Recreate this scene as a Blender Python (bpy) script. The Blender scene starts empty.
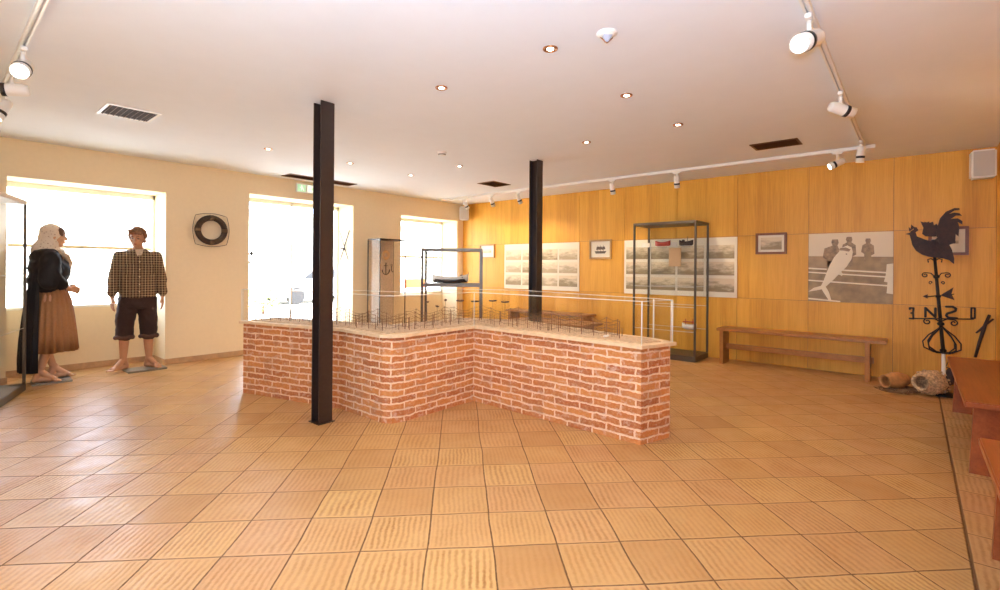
import bpy, bmesh, math, random
from math import sin, cos, pi, radians, sqrt, atan2
from mathutils import Vector, Matrix, noise
random.seed(7)
C = bpy.context.scene
COL = C.collection

# ------------------------------------------------------------ camera
YAW, ROLL, FPX, CAMH = radians(40.35), 0.0075, 488.0, 1.25
fw = Vector((cos(YAW), sin(YAW), 0)); rt = Vector((sin(YAW), -cos(YAW), 0)); up = Vector((0, 0, 1))
r2 = rt * cos(ROLL) + up * (-sin(ROLL)) * -1
u2 = up * cos(ROLL) - rt * sin(ROLL)
cam_d = bpy.data.cameras.new('camera'); cam = bpy.data.objects.new('camera', cam_d); COL.objects.link(cam)
cam_d.sensor_width = 36; cam_d.lens = 36 * FPX / 1000; cam_d.shift_y = (268.5 - 295) / 1000; cam_d.clip_start = 0.02
m = Matrix((( r2.x, u2.x, -fw.x, 0), (r2.y, u2.y, -fw.y, 0), (r2.z, u2.z, -fw.z, CAMH), (0, 0, 0, 1)))
cam.matrix_world = m
C.camera = cam

# ------------------------------------------------------------ world, exposure, light
X0, Y0, Y1, XL, H = 7.3, 7.23, -0.655, -0.6, 2.578
YN = 7.67
C.view_settings.view_transform = 'Standard'; C.view_settings.look = 'None'
C.view_settings.gamma = 1; C.view_settings.use_curve_mapping = False
C.view_settings.exposure = 0.08
SKY, SPOTK, DOWNK = 9.0, 1.0, 1.0
w = bpy.data.worlds.new('world'); C.world = w; w.use_nodes = True
wn = w.node_tree; bgn = wn.nodes['Background']
bgn.inputs[0].default_value = (0.82, 1.01, 1.30, 1); bgn.inputs[1].default_value = SKY
sun_d = bpy.data.lights.new('sun', 'SUN'); sun_d.energy = 40; sun_d.color = (1, .98, .95); sun_d.angle = radians(2)
sun = bpy.data.objects.new('sun', sun_d); COL.objects.link(sun)
sun.rotation_euler = (radians(38), 0, radians(20))      # lights the street outside, does not reach indoors
def portal(x0, x1, z0, z1, y):
    d = bpy.data.lights.new('window_portal', 'AREA'); d.shape = 'RECTANGLE'; d.size = x1 - x0; d.size_y = z1 - z0
    d.cycles.is_portal = True
    o = bpy.data.objects.new('window_portal', d); COL.objects.link(o)
    o.location = ((x0 + x1) / 2, y, (z0 + z1) / 2); o.rotation_euler = (-pi / 2, 0, 0)
for a in ((.546, 1.967, .74, 2.18), (2.983, 4.672, 0, 2.29), (5.68, 7.13, .74, 2.22)): portal(*a, 7.74)
def portal_front(y0, y1, z0, z1):
    d = bpy.data.lights.new('window_portal', 'AREA'); d.shape = 'RECTANGLE'; d.size = y1 - y0; d.size_y = z1 - z0
    d.cycles.is_portal = True
    o = bpy.data.objects.new('window_portal', d); COL.objects.link(o)
    o.matrix_world = Matrix.Translation((XL - .14, (y0 + y1) / 2, (z0 + z1) / 2)) @ Matrix(((0, 0, -1, 0), (1, 0, 0, 0), (0, -1, 0, 0), (0, 0, 0, 1)))
ADDED_FILLWIN = [(.8, 2.2, .85, 2.35)]  # window added to the unseen front wall to fill the room with daylight
for a in ADDED_FILLWIN: portal_front(*a)
try:
    C.cycles.max_bounces = 10; C.cycles.diffuse_bounces = 6; C.cycles.transparent_max_bounces = 24
    C.cycles.caustics_reflective = False; C.cycles.caustics_refractive = False
    C.cycles.sample_clamp_indirect = 6
except Exception: pass

fl_d = bpy.data.lights.new('photo_flash', 'AREA'); fl_d.shape = 'DISK'; fl_d.size = .22; fl_d.energy = 70; fl_d.color = (.74, 1.0, 1.42)
fl = bpy.data.objects.new('photo_flash', fl_d); COL.objects.link(fl); fl.location = (.02, .0, 1.42)     # the photographer's flash, tilted at the ceiling
fl.rotation_mode = 'QUATERNION'; fl.rotation_quaternion = (fw * .9 - rt * .10 + up * .72).to_track_quat('-Z', 'Y')

# ------------------------------------------------------------ node helpers
class NT:
    def __init__(s, name):
        s.m = bpy.data.materials.new(name); s.m.use_nodes = True; s.t = s.m.node_tree
        s.b = s.t.nodes['Principled BSDF']; s.out = s.t.nodes['Material Output']
    def n(s, t, **k):
        o = s.t.nodes.new(t)
        for a, v in k.items(): setattr(o, a, v)
        return o
    def l(s, a, b): s.t.links.new(a, b)
    def val(s, sock, v):
        if isinstance(v, (int, float, tuple)): sock.default_value = v
        else: s.l(v, sock)
    def math(s, op, a, b=0.0, c=None):
        o = s.n('ShaderNodeMath', operation=op); s.val(o.inputs[0], a); s.val(o.inputs[1], b)
        if c is not None: s.val(o.inputs[2], c)
        return o.outputs[0]
    def mix(s, f, a, b, mode='MIX'):
        o = s.n('ShaderNodeMix', data_type='RGBA', blend_type=mode); s.val(o.inputs[0], f)
        s.val(o.inputs[6], a if not (isinstance(a, tuple) and len(a) == 3) else (*a, 1))
        s.val(o.inputs[7], b if not (isinstance(b, tuple) and len(b) == 3) else (*b, 1))
        return o.outputs[2]
    def noise(s, vec, scale, detail=3, rough=.5):
        o = s.n('ShaderNodeTexNoise'); s.l(vec, o.inputs['Vector']); o.inputs['Scale'].default_value = scale
        o.inputs['Detail'].default_value = detail; o.inputs['Roughness'].default_value = rough
        return o.outputs[0]
    def ramp(s, f, stops):
        o = s.n('ShaderNodeValToRGB'); s.l(f, o.inputs[0]); e = o.color_ramp.elements
        while len(e) < len(stops): e.new(.5)
        for i, (p, c) in enumerate(stops): e[i].position = p; e[i].color = (*c, 1) if len(c) == 3 else c
        return o.outputs[0]
    def maprange(s, f, a, b, c, d):
        o = s.n('ShaderNodeMapRange'); s.val(o.inputs[0], f)
        for i, v in enumerate((a, b, c, d)): o.inputs[i + 1].default_value = v
        return o.outputs[0]
    def coord(s, kind='Object', scale=(1, 1, 1), rot=(0, 0, 0)):
        o = s.n('ShaderNodeTexCoord'); q = s.n('ShaderNodeMapping'); s.l(o.outputs[kind], q.inputs[0])
        q.inputs['Scale'].default_value = scale; q.inputs['Rotation'].default_value = rot
        return q.outputs[0]
    def bump(s, h, strength=.3, dist=.01):
        o = s.n('ShaderNodeBump'); s.l(h, o.inputs['Height']); o.inputs['Strength'].default_value = strength
        o.inputs['Distance'].default_value = dist; s.l(o.outputs[0], s.b.inputs['Normal'])
    def set(s, **k):
        for a, v in k.items(): s.val(s.b.inputs[a], (*v, 1) if isinstance(v, tuple) and len(v) == 3 else v)
        return s.m

def plain(name, col, rough=.5, metal=0, spec=.5, bump=0, bs=60, var=0.0):
    t = NT(name); t.set(Roughness=rough, Metallic=metal); t.b.inputs['Specular IOR Level'].default_value = spec
    nz = t.noise(t.coord(), bs, 4)
    if var:
        f = t.maprange(nz, .3, .7, 1 - var, 1 + var)
        cc = t.n('ShaderNodeVectorMath', operation='SCALE'); cc.inputs[0].default_value = col; t.l(f, cc.inputs[3])
        t.l(cc.outputs[0], t.b.inputs['Base Color'])
    else: t.set(**{'Base Color': col})
    if bump: t.bump(nz, bump, .003)
    return t.m
def emit(name, col, s):
    t = NT(name); t.set(**{'Base Color': col, 'Emission Color': col, 'Emission Strength': s}); return t.m
def glass(name, tint=(.96, .97, .95), refl=.9):
    t = NT(name); t.t.nodes.remove(t.b)
    tr = t.n('ShaderNodeBsdfTransparent'); tr.inputs[0].default_value = (*tint, 1)
    gl = t.n('ShaderNodeBsdfGlossy'); gl.inputs['Roughness'].default_value = .03
    fr = t.n('ShaderNodeFresnel'); fr.inputs[0].default_value = 1.35
    mx = t.n('ShaderNodeMixShader'); t.l(t.math('MINIMUM', t.math('MULTIPLY', fr.outputs[0], refl), refl * .16), mx.inputs[0])
    t.l(tr.outputs[0], mx.inputs[1]); t.l(gl.outputs[0], mx.inputs[2]); t.l(mx.outputs[0], t.out.inputs[0])
    return t.m
def wood(name, dark, light, axis=2, rough=.4, scale=14, var=.0, spec=.4):
    t = NT(name); sc = [1, 1, 1]; sc[axis] = .05
    v = t.coord(scale=tuple(sc)); n1 = t.noise(v, scale, 6, .6); n2 = t.noise(v, scale * 8, 3, .6)
    f = t.math('ADD', t.math('MULTIPLY', n1, .65), t.math('MULTIPLY', n2, .35))
    t.set(**{'Base Color': t.ramp(f, [(.32, dark), (.68, light)]), 'Roughness': rough})
    t.b.inputs['Specular IOR Level'].default_value = spec
    t.bump(n2, .08, .001); return t.m

MAT = {}
# floor tiles ------------------------------------------------
def floor_material():
    t = NT('terracotta_tiles')
    tc = t.n('ShaderNodeTexCoord'); sep = t.n('ShaderNodeSeparateXYZ'); t.l(tc.outputs['Object'], sep.inputs[0])
    x, y = sep.outputs[0], sep.outputs[1]
    wob = t.noise(t.coord(scale=(1, 1, 1)), 2.3, 2); wobv = t.math('MULTIPLY', t.math('SUBTRACT', wob, .5), .022)
    s2 = sqrt(.5)
    p = t.math('ADD', t.math('MULTIPLY', t.math('ADD', x, y), s2), wobv)
    q = t.math('ADD', t.math('MULTIPLY', t.math('SUBTRACT', y, x), s2), wobv)
    pc = t.math('DIVIDE', t.math('SUBTRACT', p, 2.19 - .304 * 20), .304)
    qc = t.math('DIVIDE', t.math('SUBTRACT', q, .138 - .2925 * 30), .2925)
    # border band along the right wall
    band = t.math('LESS_THAN', y, -.195)
    bx = t.math('DIVIDE', t.math('ADD', x, 5), .305); by = t.math('DIVIDE', t.math('SUBTRACT', y, -.195 - 3.05), .305)
    def sel(a, b):
        return t.math('ADD', t.math('MULTIPLY', a, t.math('SUBTRACT', 1, band)), t.math('MULTIPLY', b, band))
    P = sel(pc, bx); Q = sel(qc, by)
    fp = t.math('FRACT', P); fq = t.math('FRACT', Q); ip = t.math('FLOOR', P); iq = t.math('FLOOR', Q)
    cid = t.n('ShaderNodeCombineXYZ'); t.l(ip, cid.inputs[0]); t.l(iq, cid.inputs[1]); t.l(band, cid.inputs[2])
    wnz = t.n('ShaderNodeTexWhiteNoise', noise_dimensions='3D'); t.l(cid.outputs[0], wnz.inputs[0])
    rnd = wnz.outputs[0]
    rc = t.n('ShaderNodeSeparateColor'); t.l(wnz.outputs[1], rc.inputs[0]); rnd2 = rc.outputs[1]; rnd3 = rc.outputs[2]
    # distance to the tile edge
    ep = t.math('MINIMUM', fp, t.math('SUBTRACT', 1, fp)); eq = t.math('MINIMUM', fq, t.math('SUBTRACT', 1, fq))
    e = t.math('MINIMUM', ep, eq)
    fine = t.noise(t.coord(), 40, 3)
    e2 = t.math('ADD', e, t.math('MULTIPLY', t.math('SUBTRACT', fine, .5), .016))
    grout = t.maprange(e2, .006, .017, 1, 0)
    line = t.maprange(t.math('ABSOLUTE', t.math('ADD', y, .195)), .004, .009, 1, 0)
    grout = t.math('MAXIMUM', grout, line)
    # finger-combed ribs
    wv = t.noise(t.coord(), 9, 2)
    nr = t.math('ADD', 8.5, t.math('MULTIPLY', rnd2, 4.0))
    ph = t.math('ADD', t.math('MULTIPLY', t.math('MULTIPLY', fq, nr), 2 * pi), t.math('MULTIPLY', wv, 5.5))
    slant = t.math('MULTIPLY', fp, t.math('MULTIPLY', t.math('SUBTRACT', rnd3, .5), 4))
    rib = t.math('ADD', t.math('SINE', t.math('ADD', ph, slant)), t.math('MULTIPLY', t.math('SUBTRACT', t.noise(t.coord(), 55, 3, .65), .5), 3.0))
    big = t.noise(t.coord(scale=(1, 1, 1)), 5, 3)
    amp = t.math('MULTIPLY', t.maprange(big, .30, .70, .35, 1.0), t.math('ADD', .55, t.math('MULTIPLY', rnd, .6)))
    ribm = t.math('MULTIPLY', t.math('MULTIPLY', t.maprange(rib, -.6, 1.1, 0, 1), amp), t.maprange(e, .03, .08, 0, 1))
    cA = t.ramp(rnd, [(0, (.43, .215, .070)), (.3, (.56, .32, .115)), (.65, (.52, .275, .12)), (1, (.62, .385, .14))])
    cB = t.mix(t.maprange(t.noise(t.coord(), 2.2, 2), .30, .75, 0, .35), cA, (.66, .40, .17))
    cC = t.mix(t.math('MULTIPLY', ribm, .88), cB, (.33, .135, .022))
    cD = t.mix(t.maprange(fine, .35, .7, 0, .22), cC, (.42, .20, .07))
    cE = t.mix(grout, cD, (.17, .075, .022))
    t.set(**{'Base Color': cE})
    t.val(t.b.inputs['Roughness'], t.math('ADD', t.maprange(big, .3, .7, .295, .42), t.math('MULTIPLY', grout, .3)))
    t.b.inputs['Specular IOR Level'].default_value = .55
    und = t.noise(t.coord(), 4.5, 2)
    hgt = t.math('ADD', t.math('MULTIPLY', ribm, -.22), t.math('MULTIPLY', grout, -.9))
    hgt = t.math('ADD', hgt, t.math('MULTIPLY', und, .8))
    hgt = t.math('ADD', hgt, t.math('ADD', t.math('MULTIPLY', fp, t.math('MULTIPLY', t.math('SUBTRACT', rnd2, .5), 1.0)), t.math('MULTIPLY', fine, .08)))
    t.bump(hgt, .65, .010)
    return t.m
MAT['floor'] = floor_material()

def brick_material():
    t = NT('brickwork')
    uv = t.coord('UV'); nzs = t.n('ShaderNodeTexNoise'); t.l(uv, nzs.inputs['Vector']); nzs.inputs['Scale'].default_value = 9
    dd = t.n('ShaderNodeVectorMath', operation='SUBTRACT'); t.l(nzs.outputs[1], dd.inputs[0]); dd.inputs[1].default_value = (.5, .5, .5)
    ds = t.n('ShaderNodeVectorMath', operation='SCALE'); t.l(dd.outputs[0], ds.inputs[0]); ds.inputs[3].default_value = .026
    ad0 = t.n('ShaderNodeVectorMath', operation='ADD'); t.l(uv, ad0.inputs[0]); t.l(ds.outputs[0], ad0.inputs[1])
    nz2 = t.n('ShaderNodeTexNoise'); t.l(uv, nz2.inputs['Vector']); nz2.inputs['Scale'].default_value = 42; nz2.inputs['Detail'].default_value = 3
    d2 = t.n('ShaderNodeVectorMath', operation='SUBTRACT'); t.l(nz2.outputs[1], d2.inputs[0]); d2.inputs[1].default_value = (.5, .5, .5)
    d3 = t.n('ShaderNodeVectorMath', operation='SCALE'); t.l(d2.outputs[0], d3.inputs[0]); d3.inputs[3].default_value = .016
    ad = t.n('ShaderNodeVectorMath', operation='ADD'); t.l(ad0.outputs[0], ad.inputs[0]); t.l(d3.outputs[0], ad.inputs[1])
    b = t.n('ShaderNodeTexBrick'); t.l(ad.outputs[0], b.inputs['Vector'])
    b.inputs['Color1'].default_value = (.40, .105, .028, 1); b.inputs['Color2'].default_value = (.62, .23, .055, 1)
    b.inputs['Mortar'].default_value = (.86, .62, .42, 1); b.inputs['Scale'].default_value = 1
    b.inputs['Mortar Size'].default_value = .0085; b.inputs['Mortar Smooth'].default_value = .35; b.inputs['Bias'].default_value = .05
    b.inputs['Brick Width'].default_value = .235; b.inputs['Row Height'].default_value = .0555; b.offset = .5
    n1 = t.noise(uv, 7, 4); n2 = t.noise(uv, 38, 4, .6)
    c = t.mix(t.maprange(n2, .46, .72, 0, .5), b.outputs[0], (.78, .42, .20))
    c = t.mix(t.maprange(n1, .52, .72, 0, .5), c, (.42, .20, .10))
    c = t.mix(t.maprange(t.noise(uv, 16, 5, .7), .54, .66, 0, .6), c, (.74, .52, .40))
    t.set(**{'Base Color': c, 'Roughness': .85})
    hh = t.math('ADD', t.math('MULTIPLY', b.outputs[1], -1), t.math('MULTIPLY', n2, .6))
    t.bump(hh, .8, .007)
    return t.m
MAT['brick'] = brick_material()
def panel_material():
    t = NT('oak_veneer')
    v = t.coord(scale=(1, 1, .035)); sep = t.n('ShaderNodeSeparateXYZ'); tc = t.n('ShaderNodeTexCoord'); t.l(tc.outputs['Object'], sep.inputs[0])
    s = t.math('ADD', sep.outputs[0], sep.outputs[1])
    # strips inside each panel, about 21 cm, each its own tone
    a = t.math('FLOOR', t.math('DIVIDE', t.math('ADD', s, 20.655 - 7.3), .2111)); zz = t.math('FLOOR', t.math('DIVIDE', sep.outputs[2], .86))
    ci = t.n('ShaderNodeCombineXYZ'); t.l(a, ci.inputs[0]); t.l(zz, ci.inputs[1])
    wz = t.n('ShaderNodeTexWhiteNoise', noise_dimensions='2D'); t.l(ci.outputs[0], wz.inputs[0])
    off = t.n('ShaderNodeVectorMath', operation='ADD'); t.l(v, off.inputs[0]); t.l(wz.outputs[1], off.inputs[1])
    n1 = t.noise(off.outputs[0], 9, 5, .6); n2 = t.noise(off.outputs[0], 90, 4, .6)
    f = t.math('ADD', t.math('MULTIPLY', n1, .5), t.math('MULTIPLY', n2, .5))
    f = t.math('ADD', f, t.math('MULTIPLY', t.math('SUBTRACT', wz.outputs[0], .5), .15))
    t.set(**{'Base Color': t.ramp(f, [(.30, (.60, .27, .030)), (.52, (.76, .38, .050)), (.74, (.86, .46, .075))]), 'Roughness': .42})
    t.b.inputs['Specular IOR Level'].default_value = .35
    t.bump(n2, .06, .001); return t.m
MAT['panel'] = panel_material()
MAT['plaster'] = plain('cream_plaster', (.88, .74, .49), .85, bump=.05, bs=25, var=.015)
MAT['ceiling'] = plain('ceiling_paint', (.82, .86, .91), .9, var=.01, bs=6)
MAT['white'] = plain('white_paint', (.86, .84, .79), .35)
MAT['white_frame'] = plain('window_frame_paint', (.88, .85, .76), .4)
MAT['bar'] = plain('window_bar_brass', (.75, .62, .36), .4)
MAT['black'] = plain('black_plastic', (.012, .011, .012), .4)
MAT['steel_brown'] = plain('painted_steel', (.030, .016, .012), .32, 0.0, .6, bump=.03, bs=40, var=.15)
MAT['alu'] = plain('grey_aluminium', (.13, .105, .08), .38, .6)
MAT['alu_dark'] = plain('dark_aluminium', (.045, .035, .03), .35, .6)
MAT['iron'] = plain('black_wrought_iron', (.020, .018, .018), .42, .4, bump=.1)
MAT['rust'] = plain('rusty_sheet_iron', (.035, .012, .006), .55, .3, bump=.15, bs=30, var=.5)
MAT['chrome'] = plain('polished_steel', (.55, .52, .48), .22, .9)
MAT['glass'] = glass('clear_glass', (.993, .995, .99), .28); MAT['glass2'] = glass('plinth_glass', (.993, .993, .99), .45)
MAT['glassedge'] = plain('glass_edge', (.82, .80, .70), .25)
MAT['pane'] = glass('window_glass', (.99, .99, .99), .4)
MAT['bench'] = wood('bench_red_brown', (.24, .055, .018), (.40, .115, .035), 0, .30, 10)
MAT['bench_oak'] = wood('bench_oak', (.30, .11, .025), (.46, .20, .05), 1, .35, 10)
MAT['slab'] = plain('cream_stone', (.78, .56, .33), .6, bump=.15, bs=20, var=.1)
MAT['sand'] = plain('sand_surface', (.60, .40, .24), .8, bump=.3, bs=40, var=.25)
MAT['skirting'] = plain('terracotta_skirting', (.55, .34, .17), .5, bump=.05, bs=15, var=.15)
MAT['skin'] = plain('mannequin_skin', (.50, .25, .13), .45, bs=8, var=.06)
MAT['skin_f'] = plain('mannequin_skin_pale', (.62, .34, .19), .45, bs=8, var=.06)
MAT['hair'] = plain('auburn_hair', (.20, .075, .025), .6, bump=.6, bs=50, var=.4)
MAT['hair_d'] = plain('dark_hair', (.10, .045, .02), .6, bump=.5, bs=50)
MAT['eye'] = plain('eye_dark', (.02, .012, .01), .3)
MAT['lips'] = plain('lips', (.34, .10, .06), .5)
MAT['shorts'] = plain('dark_wool', (.034, .014, .010), .85, bump=.2, bs=80, var=.2)
MAT['cuff'] = plain('brown_cuff_wool', (.09, .042, .028), .85, bump=.3, bs=80, var=.25)
MAT['shawl'] = plain('black_wool', (.006, .004, .006), .8, bump=.2, bs=60)
MAT['skirt'] = plain('brown_cloth', (.33, .16, .065), .8, bump=.1, bs=50, var=.08)
MAT['kerchief'] = plain('cream_kerchief', (.62, .48, .33), .8, bump=.1, bs=40, var=.15)
MAT['base'] = plain('grey_base_plate', (.25, .22, .17), .4, .3)
MAT['cork'] = plain('dark_ring_canvas', (.055, .032, .018), .75, bump=.3, bs=50, var=.35)
MAT['rope'] = plain('thin_rope', (.16, .10, .055), .85, bump=.2)
MAT['clay'] = plain('orange_clay', (.52, .24, .075), .6, bump=.2, bs=25, var=.2)
MAT['shell'] = plain('barnacle_crust', (.58, .38, .20), .85, bump=1.0, bs=45, var=.45)
MAT['hole'] = plain('pot_inside', (.06, .03, .015), .9)
MAT['paper'] = plain('poster_paper', (.86, .79, .62), .6)
t_ = NT('backlit_tissue'); tl = t_.n('ShaderNodeBsdfTransparent'); tl.inputs[0].default_value = (.9, .88, .82, 1); t_.l(tl.outputs[0], t_.out.inputs[0]); MAT['tissue'] = t_.m
MAT['copper'] = plain('copper_trim', (.45, .20, .09), .3, .8)
MAT['vent'] = plain('brown_grille', (.12, .045, .015), .45, .3)
MAT['ventin'] = plain('duct_dark', (.03, .012, .006), .8)
MAT['lamp'] = emit('lamp_glow', (1, .93, .78), 14)
MAT['lens'] = emit('spot_lens', (1, .9, .72), 5)
MAT['grille'] = plain('speaker_grille', (.60, .58, .54), .6, bump=.3, bs=300)
MAT['wframe'] = wood('picture_frame_wood', (.16, .05, .015), (.30, .11, .03), 2, .35, 20)
MAT['goldframe'] = wood('picture_frame_gold', (.40, .22, .07), (.55, .33, .12), 2, .35, 20)
MAT['red'] = plain('red_boat_paint', (.40, .04, .015), .5)
MAT['boatwhite'] = plain('boat_white', (.78, .72, .62), .5)
MAT['darkboat'] = plain('dark_boat_wood', (.05, .025, .018), .6, var=.3)
MAT['tan'] = plain('tan_card', (.70, .46, .24), .7)
MAT['net'] = plain('brown_net', (.20, .10, .045), .9)
MAT['stake'] = plain('stake_wood', (.22, .095, .045), .8)
MAT['orange'] = plain('orange_boards', (.30, .062, .002), .6)
MAT['green'] = emit('exit_green', (.40, .66, .42), .7)
MAT['signwhite'] = emit('exit_white', (.85, .95, .80), .9)
MAT['leaf'] = plain('leaf_green', (.30, .36, .12), .7, var=.4)
MAT['street'] = plain('street_paving', (.70, .66, .58), .9, var=.05)
MAT['facade'] = plain('facade_plaster', (.80, .76, .68), .9, var=.03)
MAT['facwin'] = plain('facade_window_glass', (.42, .37, .30), .2)
MAT['carpaint'] = plain('grey_car_paint', (.30, .30, .32), .3)
MAT['blue'] = plain('sensor_lens_blue', (.45, .50, .62), .2)

def plaid():
    t = NT('plaid_cloth'); tc = t.n('ShaderNodeTexCoord'); sep = t.n('ShaderNodeSeparateXYZ'); t.l(tc.outputs['Object'], sep.inputs[0])
    def stripe(c, period, a, b, off=0.):
        f = t.math('FRACT', t.math('DIVIDE', t.math('ADD', c, 10 + off), period))
        return t.math('MULTIPLY', t.math('GREATER_THAN', f, a), t.math('LESS_THAN', f, b))
    X, Z = sep.outputs[0], sep.outputs[2]
    c = t.mix(0.0, (.045, .018, .012), (.045, .018, .012))
    wide = t.math('ADD', stripe(X, .060, .0, .30), stripe(Z, .060, .0, .30))
    c = t.mix(t.math('MULTIPLY', wide, .33), c, (.44, .29, .15))
    thin = t.math('ADD', stripe(X, .060, .60, .71), stripe(Z, .060, .60, .71))
    c = t.mix(t.math('MULTIPLY', thin, .55), c, (.66, .52, .28))
    t.set(**{'Base Color': c, 'Roughness': .9}); t.bump(t.noise(t.coord(), 120, 2), .15, .002); return t.m
MAT['plaid'] = plaid()
def scarfm():
    t = NT('flowered_scarf'); v = t.coord(); n = t.n('ShaderNodeTexVoronoi'); t.l(v, n.inputs['Vector']); n.inputs['Scale'].default_value = 38
    c = t.ramp(n.outputs[0], [(.12, (.42, .30, .22)), (.34, (.70, .60, .48))])
    t.set(**{'Base Color': c, 'Roughness': .85}); return t.m
MAT['scarf'] = scarfm()
def printm(name, lo, hi, seed):
    t = NT(name); v = t.coord(scale=(1, 1, 3.2)); off = t.n('ShaderNodeVectorMath', operation='ADD'); t.l(v, off.inputs[0]); off.inputs[1].default_value = (seed * 3.1, seed * 7.7, seed)
    oi = t.n('ShaderNodeObjectInfo'); o2 = t.n('ShaderNodeVectorMath', operation='ADD'); t.l(off.outputs[0], o2.inputs[0]); t.l(oi.outputs['Location'], o2.inputs[1])
    n1 = t.noise(o2.outputs[0], 5, 6, .65)
    gen = t.n('ShaderNodeTexCoord'); sp = t.n('ShaderNodeSeparateXYZ'); t.l(gen.outputs['Generated'], sp.inputs[0])
    f = t.math('ADD', n1, t.math('MULTIPLY', t.math('SUBTRACT', sp.outputs[2], .55), .42))
    t.set(**{'Base Color': t.ramp(f, [(.36, lo), (.62, hi)]), 'Roughness': .5}); return t.m
MAT['photo1'] = printm('faded_photo_print', (.50, .40, .24), (.84, .73, .52), 1)
MAT['photo2'] = printm('darker_photo_print', (.34, .26, .14), (.78, .66, .44), 2)
MAT['fish_bg'] = plain('photo_sky', (.86, .74, .52), .5)
MAT['fish_dark'] = plain('photo_sea', (.36, .25, .12), .5, bs=9, var=.3)
MAT['fish_mid'] = plain('photo_midtone', (.42, .30, .16), .5, bs=12, var=.15)
MAT['fish_man'] = plain('photo_clothes', (.34, .23, .12), .5, bs=25, var=.45)
MAT['fish_light'] = plain('photo_highlight', (.92, .82, .60), .5)
MAT['ink'] = plain('ink', (.12, .09, .06), .6)

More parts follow.
